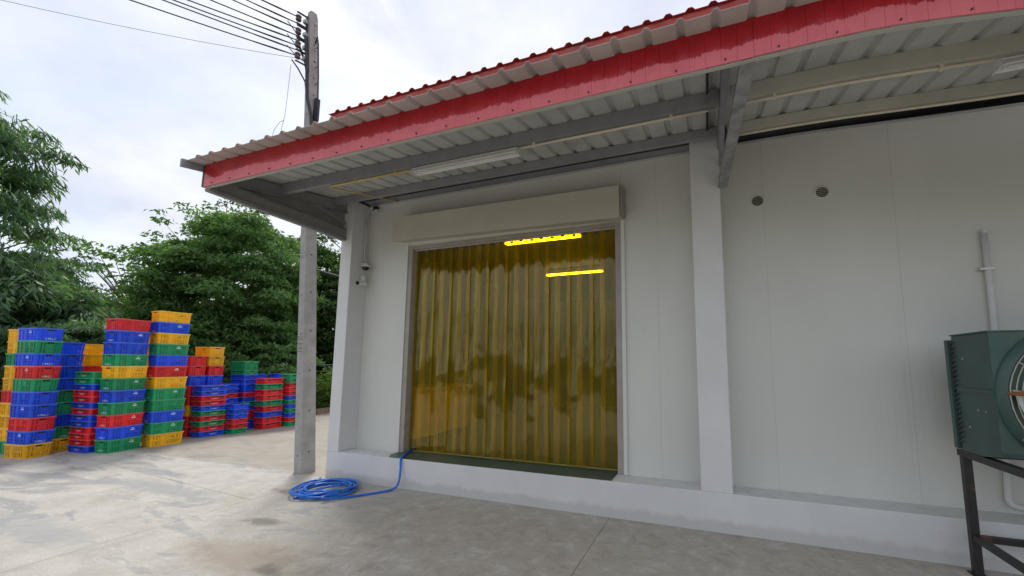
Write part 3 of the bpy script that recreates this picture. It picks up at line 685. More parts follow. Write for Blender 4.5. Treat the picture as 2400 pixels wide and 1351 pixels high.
for yy, zz in ((-.33, .34), (-.42, .335), (-.2, .72), (-.2, .2)): MB().cyl((.001, yy, zz), (-.006, yy, zz), .008, 8).build('rivet', M['bolt'], ac)
for a in (130, 215, 40, 320): MB().cyl(FC+Vector((math.cos(R(a))*.50, -.03, math.sin(R(a))*.50)), FC+Vector((math.cos(R(a))*.50, -.06, math.sin(R(a))*.50)), .014, 8).build('guard_bolt', M['bolt'], ac)

# ------------------------------------------------------------------ utility pole
pole = thing('utility_pole', 'tall square concrete utility pole standing beside the left building corner', 'pole', (-.57, .13, 0))
PT = Vector((-.42, -.155, 7.52)); PY = R(-10)
def pole_at(z): return PT*(z/7.52)
def pole_half(z): return (.21-.085*z/7.52)/2
b = MB(); vs = []; zs = [-.05, 0, 1.5, 3, 4.5, 6, 7.42, 7.52]
for z in zs:
    c = pole_at(z); h = pole_half(z)*(1 if z < 7.5 else .82); q = .012
    for a, d in ((-h+q, -h), (h-q, -h), (h, -h+q), (h, h-q), (h-q, h), (-h+q, h), (-h, h-q), (-h, -h+q)):
        vs.append((c.x+a*math.cos(PY)-d*math.sin(PY), c.y+a*math.sin(PY)+d*math.cos(PY), z))
fs = [(i*8+k, i*8+(k+1) % 8, i*8+8+(k+1) % 8, i*8+8+k) for i in range(len(zs)-1) for k in range(8)] + [tuple(range(8))[::-1], tuple(len(zs)*8-8+k for k in range(8))]
shaft = b.add(vs, fs).build('shaft', M['pole'], pole)
def on_face(z, face, s=0, out=0):   # face 0: towards -y, 1: towards +x
    h = pole_half(z); a, d = ((s*h, -h-out) if face == 0 else (h+out, s*h)); c = pole_at(z)
    return Vector((c.x+a*math.cos(PY)-d*math.sin(PY), c.y+a*math.sin(PY)+d*math.cos(PY), z))
fdir = [Vector((math.sin(PY), -math.cos(PY), 0)), Vector((math.cos(PY), math.sin(PY), 0))]
hl = MB()
for f in (0, 1):
    z = .25+.05*f
    while z < 7.0:
        c = on_face(z, f, 0, .0015); hl.lathe([(0, 0), (.012, 0)], c, fdir[f], 10); z += .60 if z < 4 else .30
tag(hl.build('bolt_holes', M['hole'], pole), kind='stuff')
# cast-in lettering
def text_mesh(body, size, name, mat, extr=0.0):
    cu = bpy.data.curves.new(name, 'FONT'); cu.body = body; cu.size = size; cu.align_x = 'CENTER'; cu.align_y = 'CENTER'; cu.extrude = extr; cu.resolution_u = 2
    ob = bpy.data.objects.new('tmp', cu); COL.objects.link(ob); dg = bpy.context.evaluated_depsgraph_get(); dg.update()
    me = bpy.data.meshes.new_from_object(ob.evaluated_get(dg)); me.materials.clear(); me.materials.append(mat); bpy.data.objects.remove(ob); bpy.data.curves.remove(cu); me.name = name; return me
M['stamp'] = simple('stamped_letters', (.17, .16, .155), .9, .2, 20)
rot_face0 = Matrix.Rotation(PY, 4, 'Z') @ Matrix.Rotation(R(90), 4, 'X')
tm = text_mesh('TLC', .085, 'stamped_lettering', M['stamp']); o = link('stamped_lettering', tm, pole); o.matrix_local = Matrix.Translation(on_face(1.98, 0, 0, .003)) @ rot_face0
sm_ = MB(); rr = random.Random(3)
for r_, z in enumerate((1.90, 1.83)):
    for k in range(6):
        if rr.random() < .75: x = -.055+k*.02; sm_.add([(x, z-.012, 0), (x+.011, z-.012, 0), (x+.011, z+.012, 0), (x, z+.012, 0)], [(0, 1, 2, 3)])
sm_.add([(-.07, 1.775, 0), (.07, 1.775, 0), (.07, 1.785, 0), (-.07, 1.785, 0)], [(0, 1, 2, 3)])
o = link('worn_stamp', sm_.mesh('worn_stamp', M['stamp']), pole); cz = on_face(1.85, 0, 0, .003); o.matrix_local = Matrix.Translation((cz.x, cz.y, 0)) @ Matrix.Rotation(PY, 4, 'Z') @ Matrix(((1, 0, 0, 0), (0, 0, -1, 0), (0, 1, 0, 0), (0, 0, 0, 1)))
tag(o, kind='stuff')
# secondary racks with spool insulators on the face towards the wires
wd = Vector((-1.3, -1.6, 0)).normalized()
side = Vector((-wd.y, wd.x, 0))
for f_, zc in ((0, 7.30), (1, 7.06), (2, 6.82), (3, 6.62)):
    c = pole_at(zc) + fdir[0]*(pole_half(zc)+.012) - fdir[1]*.03
    rk = MB(); rk.bar(c+Vector((0, 0, -.11)), c+Vector((0, 0, .11)), .04, .02, fdir[0])
    for z in (-.1, .1): rk.bar(c+Vector((0, 0, z)), c+fdir[0]*.15-fdir[1]*.02+Vector((0, 0, z)), .035, .01)
    r0 = rk.build('rack', M['ac_dark'], pole)
    ctr = c+fdir[0]*.12-fdir[1]*.02
    MB().lathe([(0, -.05), (.028, -.05), (.042, -.038), (.042, -.018), (.024, -.005), (.024, .005), (.042, .018), (.042, .038), (.028, .05), (0, .05)], ctr, (0, 0, 1), 14).build('insulator', M['porcelain'], r0, smooth=True)
    MB().cyl(on_face(zc, 1, .2, -.02), on_face(zc, 1, .2, .03), .014, 8).build('bolt', M['bolt'], pole)
    MB().box(-.035, .035, -.035, .035, -.03, .03).build('rack_nut', M['bolt'], pole, loc=tuple(c+fdir[0]*.012))
# cables down the pole
def pcable(pts, r, mat=None): MB().tube(pts, r, 7).build('cable', mat or M['wire'], pole, smooth=True)
lo_ = lambda z, dx: pole_at(z)-fdir[1]*(pole_half(z)+dx)-fdir[0]*.0
pcable([lo_(6.95, .10)+fdir[0]*.14, lo_(6.6, .03)+fdir[0]*.05, lo_(6.3, .035), lo_(5.4, .035), lo_(4.2, .035), lo_(3.3, .03)], .020)
pcable([lo_(6.62, .16)+fdir[0]*.2, lo_(6.5, .12)+fdir[0]*.12, lo_(6.3, .07)+fdir[0]*.03, lo_(5.9, .05)], .012)
pcable([on_face(7.0, 0, .2, .05), on_face(6.6, 0, .3, .02), on_face(6.2, 0, .4, .02), on_face(5.9, 0, .75, .02), on_face(5.6, 1, -.6, .02), on_face(5.2, 1, -.1, .02), on_face(4.9, 1, .5, .03), Vector((.0, .2, 4.45)), Vector((.25, .5, 4.2))], .024)
pcable([on_face(6.95, 1, .3, .0), on_face(7.05, 1, .3, .06), on_face(6.9, 1, .3, .085), on_face(6.3, 1, .3, .095), on_face(5.9, 1, .3, .09), on_face(5.5, 1, .5, .05), on_face(4.7, 1, .6, .04)], .012)
for z in (6.85, 6.5, 6.2): MB().tube([on_face(z, 1, .3, 0), on_face(z, 1, .3, .09)], .006, 6).build('cable_stay', M['wire'], pole)
cbx = on_face(5.75, 1, .45, .03); MB().box(-.03, .03, -.035, .035, -.19, .19).build('joint_box', M['black_rubber'], pole, loc=tuple(cbx), bevel=.006)
jump = [pole_at(z)+fdir[0]*(.16)-fdir[1]*.03+Vector((0, 0, dz)) for z, dz in ((7.3, 0),)]
for za, zb in ((7.22, 6.98), (6.98, 6.78), (6.78, 6.6)):
    a = pole_at(za)+wd*.35; c = pole_at(zb)+wd*.28; pcable([a, (a+c)/2+wd*-.08+Vector((0, 0, -.03)), c+wd*-.14, pole_at(zb-.05)+fdir[0]*.16], .008)

# ------------------------------------------------------------------ overhead wires (each leaves the frame towards the front left)
C = Vector((5.1387, -4.3554, 1.6)); pb = Vector((-.57, .13, 0))
wires = [(7.30, (-1.23, -.63, 7.30), 'topmost'), (7.20, (-1.42, -.75, 7.25), 'second'), (7.08, (-1.54, -.90, 7.15), 'third'), (6.98, (-1.74, -1.08, 7.05), 'fourth'),
         (6.88, (-1.93, -1.25, 6.95), 'fifth'), (6.80, (-2.07, -1.36, 6.90), 'sixth'), (6.70, (-2.07, -1.46, 6.80), 'seventh'), (6.62, (-2.38, -1.69, 6.70), 'lowest')]
for k, (z0, far, lab) in enumerate(wires):
    s = pb+pole_at(z0)+fdir[0]*(pole_half(z0)+.12)-fdir[1]*(.05 if k % 2 else .02)
    v = Vector(far)-C
    nrm = Vector((-wd.y, wd.x, 0)); tt = (s-C).dot(nrm)/v.dot(nrm); e = C+v*tt          # where the wire's own vertical plane meets the line of sight
    sl_ = (e.z-s.z)/max(.1, (e-s).dot(wd)); L_ = (e-s).dot(wd)
    sl_ = max(-.12, min(.12, sl_))
    pts = [s+wd*d+Vector((0, 0, sl_*min(d, 6)+(.004*d*(d-L_) if d < 6 else .004*6*(6-L_)+.02*(d-6)))) for d in (0, .3, .6, 1, 1.5, 2, 2.6, 3.5, 5, 7, 10, 14)]
    o = thing('power_line', lab+' of the eight dark power lines tied to the concrete pole', 'wire', s, 'power lines on the pole')
    MB().tube([p-s for p in pts], .009, 6).build('conductor', M['wire'], o, smooth=True)
    MB().tube([p-s for p in pts[:3]], [.006, .014, .010], 6).build('preform_tie', M['wire'], o, smooth=True)
    if k in (1, 3, 5, 7):
        q = pts[5 if k != 7 else 6]-s; MB().tube([q-wd*.03+Vector((0, 0, -.008)), q+wd*.03], .022, 6).build('connector', M['black_rubber'], o)
s = pb+pole_at(6.6)+fdir[0]*.1; e = Vector((-3.93, -2.36, 6.6)); d = (e-s)
o = thing('thin_wire', 'single thin grey wire crossing the sky below the power lines', 'wire', s)
MB().tube([d*q+Vector((0, 0, .18*q*(q-1)*1.0)) for q in np.linspace(0, 1, 8)] + [d*1.6+Vector((0, 0, .2))], .004, 5).build('strand', M['bolt'], o, smooth=True)
hw = pb+pole_at(6.6)-Vector((.33, .12, 0))
o = thing('hanging_cord', 'loose thin cord with a small dark plug dangling beside the pole', 'cord', hw+Vector((.0, 0, -2.0)))
pts = [(0, 0, 1.98), (-.02, 0, 1.4), (-.05, 0, 1.02), (-.15, .0, .98), (-.28, 0, .84), (-.27, 0, .68), (-.12, 0, .5), (-.06, 0, .38), (-.07, 0, .12)]
def smooth_pts(pts, n=6):
    P = [Vector(p) for p in pts]; out = []
    for i in range(len(P)-1):
        p0, p1, p2, p3 = P[max(i-1, 0)], P[i], P[i+1], P[min(i+2, len(P)-1)]
        for j in range(n):
            u = j/n; out.append(.5*((2*p1)+(p2-p0)*u+(2*p0-5*p1+4*p2-p3)*u*u+(3*p1-p0-3*p2+p3)*u**3))
    return out+[P[-1]]
MB().tube(smooth_pts(pts), .0045, 5).build('cord_strand', M['bolt'], o, smooth=True)
MB().tube([(-.05, 0, 1.0), (-.09, 0, .86), (-.08, 0, .80)], .0045, 5).build('cord_strand', M['bolt'], o)
MB().tube([(-.085, 0, .81), (-.06, 0, .74), (-.03, 0, .70)], [.012, .024, .010], 8).build('plug', M['black_rubber'], o, smooth=True)
for lab, a, c, sg_ in (('thin dark cable from the pole to the building under the canopy strut', (-1.05, -.1, 4.35), (.06, .5, 3.10), .25), ('sagging black cable from the pole to the left building wall', (-.70, .1, 3.10), (.02, .56, 2.92), .06)):
    a, c = Vector(a), Vector(c); o = thing('service_cable', lab, 'cable', a)
    MB().tube([(c-a)*q-Vector((0, 0, 4*sg_*q*(1-q)*.5)) for q in np.linspace(0, 1, 10)], .007 if sg_ > .1 else .014, 6).build('cable', M['wire'], o, smooth=True)

# ------------------------------------------------------------------ hose
ho = thing('garden_hose', 'coiled bright blue hose on the concrete with its end led over the door sill', 'hose', (.56, -.42, 0))
pts = []; rh = random.Random(11)
nt_ = 8
for k in range(nt_*14):
    a = k/14*2*math.pi; lay = k/14
    rr_ = .315+.045*math.sin(lay*2.1+1)+.03*math.sin(3*a+lay)*.6; ox, oy = .05*math.sin(lay*1.7), .05*math.cos(lay*2.3)
    pts.append((ox+rr_*math.cos(a), oy+rr_*.96*math.sin(a), .014+.006*lay+.010*math.sin(2*a+lay*1.3)**2))
tail = [(.30, -.34, .05), (.42, -.18, .02), (.55, .0, .014), (.70, .21, .014), (.77, .30, .03), (.80, .345, .10), (.785, .385, .25), (.77, .40, .36), (.74, .47, .388), (.66, .62, .386), (.58, .80, .386), (.50, 1.0, .386)]
start = [(-.12, -.47, .013), (-.02, -.36, .03), (.12, -.22, .05), (.25, -.12, .055)]
MB().tube(smooth_pts([(-.1, -.38, .014), (-.05, -.30, .02), (.10, -.14, .09), (.22, 0.0, .10)], 5), .0135, 8).build('loose_end', M['hose'], ho, smooth=True)
MB().tube(smooth_pts(pts[6:] + tail, 3), .0135, 8).build('tubing', M['hose'], ho, smooth=True)
o = thing('steel_angle', 'short grey steel bar lying on the ground at the building corner', 'bar', (.08, -.15, 0))
MB().bar((-.06, .06, .022), (.10, -.28, .018), .035, .03).build('bar', M['bluepipe'], o)

# ------------------------------------------------------------------ crates
CL, CW = .52, .33
def crate_body(H, tall, col):
    b = MB(); cr = .035; tp = .013      # corner radius, taper per side
    def pt(x, y, z):
        k = 1-(1-z/H)*.05; return (x*k, y*k, z)
    def wall(L, W, axis, sgn):
        hx = L/2-cr; d = W/2
        nC = 10 if axis == 0 else 6
        xs = [-hx]
        for i in range(nC):
            a = -hx+2*hx*(i+.18)/nC; c = -hx+2*hx*(i+.82)/nC; xs += [a, c]
        xs.append(hx)
        nR = 7 if tall else 3
        z0, z1 = .022, H-.038
        zs_ = [0]
        for i in range(nR):
            zs_ += [z0+(z1-z0)*(i+.32)/nR, z0+(z1-z0)*(i+.75)/nR]
        zs_.append(H)
        o = len(b.v); nx_ = len(xs)
        for z in zs_:
            for x in xs:
                b.v.append(pt(*((x, sgn*d) if axis == 0 else (sgn*d, x)), z))
        for j in range(len(zs_)-1):
            for i in range(nx_-1):
                ci, rj = (i-1)//2, (j-1)//2
                hole = i % 2 == 1 and j % 2 == 1
                if hole and tall:
                    if rj == 3: hole = False                                   # mid rib
                    if axis == 0 and rj >= 4 and 5 <= ci <= 7: hole = False      # plate
                    if axis == 0 and ci in (3, 4) : hole = False
                    if axis == 1 and 2 <= ci <= 3 and rj != 6: hole = False      # lettering field below the grip slot
                elif hole:
                    if axis == 0 and 3 <= ci <= 6: hole = False
                    if axis == 1 and 2 <= ci <= 3: hole = False
                if not hole: b.f.append((o+j*nx_+i, o+j*nx_+i+1, o+(j+1)*nx_+i+1, o+(j+1)*nx_+i)); b.m.append(0)
    wall(CL, CW, 0, -1); wall(CL, CW, 0, 1); wall(CW, CL, 1, -1); wall(CW, CL, 1, 1)
    for sx in (-1, 1):
        for sy in (-1, 1):
            o = len(b.v); n = 4
            for z in (0, H):
                for k in range(n+1):
                    a = math.pi/2*k/n; b.v.append(pt(sx*(CL/2-cr+cr*math.cos(a)), sy*(CW/2-cr+cr*math.sin(a)), z))
            for k in range(n): b.f.append((o+k, o+k+1, o+n+2+k, o+n+1+k)); b.m.append(0)
    b.add([pt(-CL/2, -CW/2, .004), pt(CL/2, -CW/2, .004), pt(CL/2, CW/2, .004), pt(-CL/2, CW/2, .004)], [(0, 1, 2, 3)])
    # ribs, plates
    def rib(axis, sgn, x0, x1, z0, z1, out):
        W = (CW if axis == 0 else CL)/2
        k0, k1 = 1-(1-z0/H)*.05, 1-(1-z1/H)*.05
        def q(x, z, k, d): return (x*k, sgn*(W*k+d), z) if axis == 0 else (sgn*(W*k+d), x*k, z)
        b.add([q(x0, z0, k0, .0005), q(x1, z0, k0, .0005), q(x1, z1, k1, .0005), q(x0, z1, k1, .0005), q(x0, z0, k0, out), q(x1, z0, k0, out), q(x1, z1, k1, out), q(x0, z1, k1, out)],
              [(4, 5, 6, 7), (0, 1, 5, 4), (1, 2, 6, 5), (2, 3, 7, 6), (3, 0, 4, 7)])
    for sgn in (-1, 1):
        if tall:
            for x in (-.20, -.115, -.01, .03, .125, .20): rib(0, sgn, x-.004, x+.004, .02, H-.03, .006)
            rib(0, sgn, -.225, .225, H*.44, H*.44+.007, .0065)
            rib(0, sgn, .035, .12, H*.56, H*.86, .004)
            for x in (-.1, -.055, .055, .1): rib(1, sgn, x-.004, x+.004, .02, H-.03, .006)
            rib(1, sgn, -.13, .13, H*.44, H*.44+.007, .0065)
            rib(1, sgn, -.05, .05, H*.08, H*.30, .004)
        else:
            for x in (-.20, .20): rib(0, sgn, x-.012, x+.012, .01, H-.02, .006)
            rib(0, sgn, -.10, .10, H*.2, H*.62, .004)
            rib(1, sgn, -.06, .06, H*.2, H*.62, .004)
    return b
def crate_rim(H, tall):
    b = MB(); cr = .04
    def ring(d, z):
        pts = []
        for sx, sy in ((1, 1), (-1, 1), (-1, -1), (1, -1)):
            for k in range(4):
                a = math.pi/2*k/3; a = a if (sx, sy) in ((1, 1), (-1, -1)) else math.pi/2-a
                pts.append((sx*(CL/2+d-cr+cr*math.cos(a)), sy*(CW/2+d-cr+cr*math.sin(a)), z))
        return pts
    hh = .022 if tall else .018
    rings = [ring(.001, H-hh), ring(.010, H-hh), ring(.011, H), ring(-.004, H), ring(-.006, H-hh)]
    n = 16
    for r_ in rings: b.v += r_
    for j in range(5):
        for k in range(n): b.f.append((j*n+k, j*n+(k+1) % n, ((j+1) % 5)*n+(k+1) % n, ((j+1) % 5)*n+k)); b.m.append(0)
    return b
def handles(H, tall):
    b = MB(); k = 1
    for sg_ in (-1, 1):
        z0, z1 = (H*.80, H*.885) if tall else (H*.62, H*.82)
        d = CL/2*.993+.0015; b.add([(sg_*d, -.042, z0), (sg_*d, .042, z0), (sg_*(d+.002), .042, z1), (sg_*(d+.002), -.042, z1)], [(0, 1, 2, 3)])
        if not tall:
            d = CW/2*.99+.0015
            for xa, xb in ((-.19, -.09), (-.065, .065), (.09, .19)): b.add([(xa, sg_*d, z0), (xb, sg_*d, z0), (xb, sg_*(d+.001), z1), (xa, sg_*(d+.001), z1)], [(0, 1, 2, 3)])
    return b
def words2(H):    # two short lines of small print on the plate
    b = MB(); rr = random.Random(5)
    for sgn in (-1, 1):
        for row, (z, w, h) in enumerate(((H*.775, .038, .012), (H*.66, .068, .018))):
            x = .0775-w/2 if sgn < 0 else -.0775-w/2
            cx0 = .0775; x = cx0-w/2
            e_ = x+w
            while x < e_:
                g_ = rr.uniform(.004, .008); k = 1-(1-z/H)*.05; yy = sgn*(CW/2*k+.0055)
                hh = h*rr.uniform(.75, 1.0)
                b.add([(x, yy, z-hh/2), (min(x+g_, e_), yy, z-hh/2), (min(x+g_, e_)+.002, yy, z+hh/2), (x+.002, yy, z+hh/2)], [(0, 1, 2, 3)]); x += g_+rr.uniform(.0015, .003)
    return b
fm_src = text_mesh('F.M.L.F', .036, 'tmp_letters', M['ink_white'])
fverts = [v.co.copy() for v in fm_src.vertices]; ffaces = [tuple(p.vertices) for p in fm_src.polygons]
def stamped(b, H, tall):
    for sgn in (-1, 1):
        z = H*.19 if tall else H*.42; k = 1-(1-z/H)*.05; sc = 1.25 if tall else 1.0
        if tall:
            vs = [(sgn*(CL/2*k+.0058), sgn*v.x*sc, z+v.y*sc) for v in fverts]
        else:
            vs = [(-sgn*v.x*sc*-1 if sgn < 0 else -v.x*sc, sgn*(CW/2*k+.0058), z+v.y*sc) for v in fverts]
        b.add(vs, ffaces)
    return b
PH = {'T': .218, 'S': .109, 'M': .135}
protos = {}
for typ in 'TSM':
    tall = typ == 'T'; H = PH[typ]+.012
    let = stamped(words2(H) if tall else MB(), H, tall)
    bd = crate_body(H, tall, None); hd = handles(H, tall); rm_ = crate_rim(H, tall)
    for cname, cm in CM.items():
        body = bd.mesh(f'crate_body_{cname}', cm, fix=False)
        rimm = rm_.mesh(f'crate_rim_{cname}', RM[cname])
        ink = let.mesh(f'lettering_{cname}', M['ink_brown'] if cname == 'yellow' else M['ink_white'], fix=False)
        grip = hd.mesh(f'grip_{cname}', M['hole'], fix=False)
        protos[typ, cname] = (body, rimm, ink, grip)
ORD = ['bottom', 'second', 'third', 'fourth', 'fifth', 'sixth', 'seventh', 'eighth', 'ninth', 'tenth', 'eleventh', 'twelfth', 'thirteenth', 'fourteenth']
LEAN = Vector((-.94, -.35, 0))*.042
def stack(desc, corner, axis, yaw, layers, lean=1.0, place='stacked crates in the yard'):
    """layers: 'Ty' = tall yellow, 'Sr*' = shallow red without print; corner = front right corner on the ground"""
    full = {'y': 'yellow', 'r': 'red', 'b': 'blue', 'g': 'green'}
    ya = R(yaw); cosy, siny = math.cos(ya), math.sin(ya)
    a, c = (-CL/2, CW/2) if axis == 'x' else (-CW/2, CL/2)
    cx, cy = corner[0]+a*cosy-c*siny, corner[1]+a*siny+c*cosy
    z = 0; rr = random.Random(desc); n = len(layers)
    for i, ly in enumerate(layers):
        typ, cn = ly[0], full[ly[1]]
        j = LEAN*z*lean+Vector((rr.uniform(-.006, .006), rr.uniform(-.006, .006), 0))
        what = 'topmost' if i == n-1 else (ORD[i]+' from the bottom' if i else 'lowest')
        kind = {'T': 'deep', 'S': 'shallow', 'M': 'shallow'}[typ]
        lab = f'{kind} {cn} crate, {what} in {desc}'
        if len(lab.split()) > 16: lab = f'{cn} crate, {what} in {desc}'
        o = thing('crate', lab, 'crate', (cx+j.x, cy+j.y, z), 'plastic crates stacked in the yard', ya+(math.pi/2 if axis == 'y' else 0)+rr.uniform(-.012, .012))
        body, rimm, ink, grip = protos[typ, cn]
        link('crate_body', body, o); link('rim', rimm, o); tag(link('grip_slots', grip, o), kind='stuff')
        if '*' not in ly: tag(link('lettering', ink, o), kind='stuff')
        z += PH[typ]
T = lambda s: ['T'+x for x in s.split()]
S = lambda s: ['S'+x for x in s.split()]
stack('the stack cut by the left picture edge', (-6.20, -.93), 'x', 8, T('g y* y* y* r y* y* g y* y*'))
stack('the leftmost whole stack', (-5.59, -1.0), 'x', 8, T('y b r* b b* g* r b g* b'))
stack('the red-topped tall stack', (-4.89, -.27), 'y', 14, T('g b r g b g y g b* b r*'))
stack('the tallest, yellow-topped stack', (-4.93, .30), 'y', -2, T('y g b g* g y* r b* g y b y'))
stack('the shallow stack left of the red-topped one', (-5.28, -.40), 'x', 6, S('b r r r b b r b r r b g g'))
stack('the blue-topped stack behind the leftmost whole one', (-5.95, -.60), 'x', 6, T('y g b* g* g* b* b* b* b*'))
stack('the back stack, two yellow above red', (-6.62, -.12), 'y', 4, T('b* g* b* r* b* b* r* y* y*'))
stack('the all-yellow column left of the red-topped stack', (-5.80, .12), 'y', 4, T('g* b* r* g* b* r* y* y* y* y*'))
stack('the shallow lettered stack right of the tallest', (-5.21, 1.25), 'y', 3, S('b r g r g b r r b b'))
stack('the lower red-topped stack behind the tallest', (-5.60, 1.21), 'x', 2, T('r* r* y* r* r* b* r* r*'))
stack('the yellow-topped stack behind the lettered one', (-5.60, 1.56), 'x', 2, T('r* b* y* b* r* b* r* y y'))
stack('the lowest stack, green at its foot', (-5.03, 1.80), 'x', 3, S('g r r b b b'))
stack('the blue-topped stack just behind the lowest', (-5.62, 1.93), 'x', 2, S('b* g* r* b* b* b* b* r* b* b*'))
stack('the green-topped stack in the back row', (-5.55, 2.31), 'x', 2, ['Tb*', 'Tr*', 'Sb*', 'Sg*', 'Sb*', 'Sr*', 'Tb*', 'Sb*', 'Sb*', 'Sg*', 'Tg*'])
stack('the mostly red stack left of the pole', (-5.11, 2.50), 'y', 4, ['M'+x for x in 'r* r* b* r* g* r* r* g* r*'.split()])
stack('the lettered stack half hidden by the pole', (-5.0, 3.06), 'y', 3, S('g r b g b g b r r r g g'))
stack('the far stack left behind the mostly red one', (-5.95, 2.80), 'x', 2, S('b* g* r* g* b* b* b* b* g* g* b* b*'))
stack('the farthest stack, blue-topped behind the mostly red', (-5.80, 3.28), 'y', 2, S('g* b* r* b* g* b* r* b* g* b* b* b*'))

# ------------------------------------------------------------------ wire fence behind the crates
fe = thing('wire_fence', 'barbed wire fence on thin posts running behind the stacked crates', 'fence', (-8.2, 4.0, 0))
fpts = [(-2.6, -6.0), (-1.2, -2.6), (.2, .9), (1.0, 3.2), (1.5, 5.2)]
for x, y in fpts: MB().bar((x, y, -.06), (x, y, 1.62), .07, .07, (1, 0, 0)).build('post', M['pole'], fe)
for z in (.45, .75, 1.05, 1.32, 1.55):
    MB().tube([(x, y, z+.01*((i*7) % 3)) for i, (x, y) in enumerate(fpts)], .006, 5).build('fence_wire', M['bolt'], fe)

# ------------------------------------------------------------------ vegetation
def leaves_mesh(name, P, Nn, D, Ln, Wd, tint, mat):
    """leaf-shaped rhombs folded along the midrib: P centres, Nn normals, D directions"""
    D = D/np.linalg.norm(D, axis=1)[:, None]; Sd = np.cross(Nn, D); Sd /= np.linalg.norm(Sd, axis=1)[:, None]+1e-9; Nn = np.cross(D, Sd)
    n = len(P); a = P-D*Ln[:, None]/2; b = P+D*Ln[:, None]/2 - Nn*(Ln*.10)[:, None]
    l = P-Sd*Wd[:, None]/2+Nn*(Wd*.12)[:, None]-D*(Ln*.08)[:, None]; r = P+Sd*Wd[:, None]/2+Nn*(Wd*.12)[:, None]-D*(Ln*.08)[:, None]
    V = np.stack([a, l, b, r], 1).reshape(-1, 3)
    me = bpy.data.meshes.new(name); me.vertices.add(4*n); me.vertices.foreach_set('co', V.astype(np.float32).ravel())
    me.loops.add(4*n); me.loops.foreach_set('vertex_index', np.arange(4*n, dtype=np.int32))
    me.polygons.add(n); me.polygons.foreach_set('loop_start', np.arange(0, 4*n, 4, dtype=np.int32)); me.polygons.foreach_set('loop_total', np.full(n, 4, np.int32))
    me.materials.append(mat); at = me.attributes.new('tint', 'FLOAT', 'POINT'); at.data.foreach_set('value', np.repeat(tint, 4).astype(np.float32)); me.update(); return me
def crown(g, clumps, nleaf, Ln, Wd, droop, mat, name='crown'):
    """clumps: list of (centre, radii(3))"""
    P, Nn, D, Tt = [], [], [], []
    for c, rad in clumps:
        k = max(4, int(nleaf*(rad[0]*rad[1])**.5/ .6)); u = g.normal(size=(k, 3)); u /= np.linalg.norm(u, axis=1)[:, None]
        rr = g.random(k)**.45
        u[:, 2] = np.abs(u[:, 2])*.9-.25+g.normal(size=k)*.12
        p = np.array(c)+u*rr[:, None]*np.array(rad)
        out = u.copy(); out[:, 2] *= .4
        d = out+g.normal(size=(k, 3))*.45; d[:, 2] -= droop
        nn = np.array([0, 0, .6])+g.normal(size=(k, 3))*.7+out*.7
        P.append(p); Nn.append(nn); D.append(d); Tt.append(np.clip(.05+.45*g.random()+.25*(u[:, 2]+.25)*rr+g.normal(size=k)*.06, 0, 1))  # leaves higher in a clump are tinted lighter, painting in lit tops
    P, Nn, D, Tt = map(np.concatenate, (P, Nn, D, Tt)); n = len(P)
    return leaves_mesh(name, P, Nn, D, Ln*(.7+.6*g.random(n)), Wd*(.7+.6*g.random(n)), Tt, mat)
def tree(name, label, base, H, cz, rad, nclump, nleaf, Ln, Wd, droop, mat, seed, trunk_r=.14, lump=.35, clump_r=.55, cat='tree', group='trees beyond the yard', flat=.55, extra=(), offs=(0, 0)):
    g = np.random.default_rng(seed); o = thing(name, label, cat, (*base, -.06), group)
    cl = []; lob = [(g.normal(size=3)) for _ in range(7)]; lob = [l/np.linalg.norm(l) for l in lob]
    for _ in range(nclump):
        u = g.normal(size=3); u /= np.linalg.norm(u); 
        k = 1+lump*(max(0, max(float(u@l) for l in lob))**3-.55)
        rr = (.35+.65*g.random()**.5)*k
        s = clump_r*(.55+.8*g.random())
        cl.append((np.array([offs[0]+u[0]*rad[0]*rr, offs[1]+u[1]*rad[1]*rr, cz+u[2]*rad[2]*rr]), (s, s, s*flat)))
    for c, s in extra: cl.append((np.array(c), (s, s, s*.5)))
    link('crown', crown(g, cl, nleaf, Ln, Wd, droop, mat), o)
    b = MB(); top = Vector((offs[0]*.6, offs[1]*.6, cz*.85))
    tp = [Vector((0, 0, 0)), Vector((.05, .03, cz*.3)), Vector((offs[0]*.3-.06, offs[1]*.3+.05, cz*.6)), top]
    b.tube(tp, [trunk_r*1.25, trunk_r, trunk_r*.75, trunk_r*.4], 9); b.build('trunk', M['bark'], o, smooth=True)
    lb = MB()
    idx = g.permutation(len(cl))[:26]
    for i in list(idx)+list(range(len(cl)-len(extra), len(cl))):
        c = Vector(cl[i][0]); f = min(.95, max(.25, .45+.5*(c.z-cz*.5)/max(cz, .1)*.6)); s0 = tp[1].lerp(tp[3], f)
        md = s0.lerp(c, .5)+Vector((0, 0, .12)); lb.tube([s0, md, c], [trunk_r*.32, trunk_r*.18, trunk_r*.05], 5)
    lb.build('limbs', M['bark'], o, smooth=True)
    return o
cx0, cy0 = 5.1387, -4.3554
def at(az_u, d):     # ground point by bearing (tangent offset from the optical axis) and distance
    a = math.atan2((az_u-1312.72)/939.92, 1.0); th = .3555-a
    return (cx0-math.sin(th)*d, cy0+math.cos(th)*d)
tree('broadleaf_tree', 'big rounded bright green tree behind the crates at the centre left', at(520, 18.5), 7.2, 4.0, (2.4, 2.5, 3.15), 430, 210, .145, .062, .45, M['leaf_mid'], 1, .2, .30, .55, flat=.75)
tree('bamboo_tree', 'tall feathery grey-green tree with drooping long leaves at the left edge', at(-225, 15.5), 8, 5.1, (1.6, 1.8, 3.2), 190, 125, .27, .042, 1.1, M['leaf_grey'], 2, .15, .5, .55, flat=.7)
tree('drooping_tree', 'grey-green leafy tree with drooping foliage at the lower left', at(-45, 16.5), 6, 2.5, (2.1, 2.2, 2.1), 210, 170, .21, .052, .9, M['leaf_grey'], 3, .15, .4, .6)
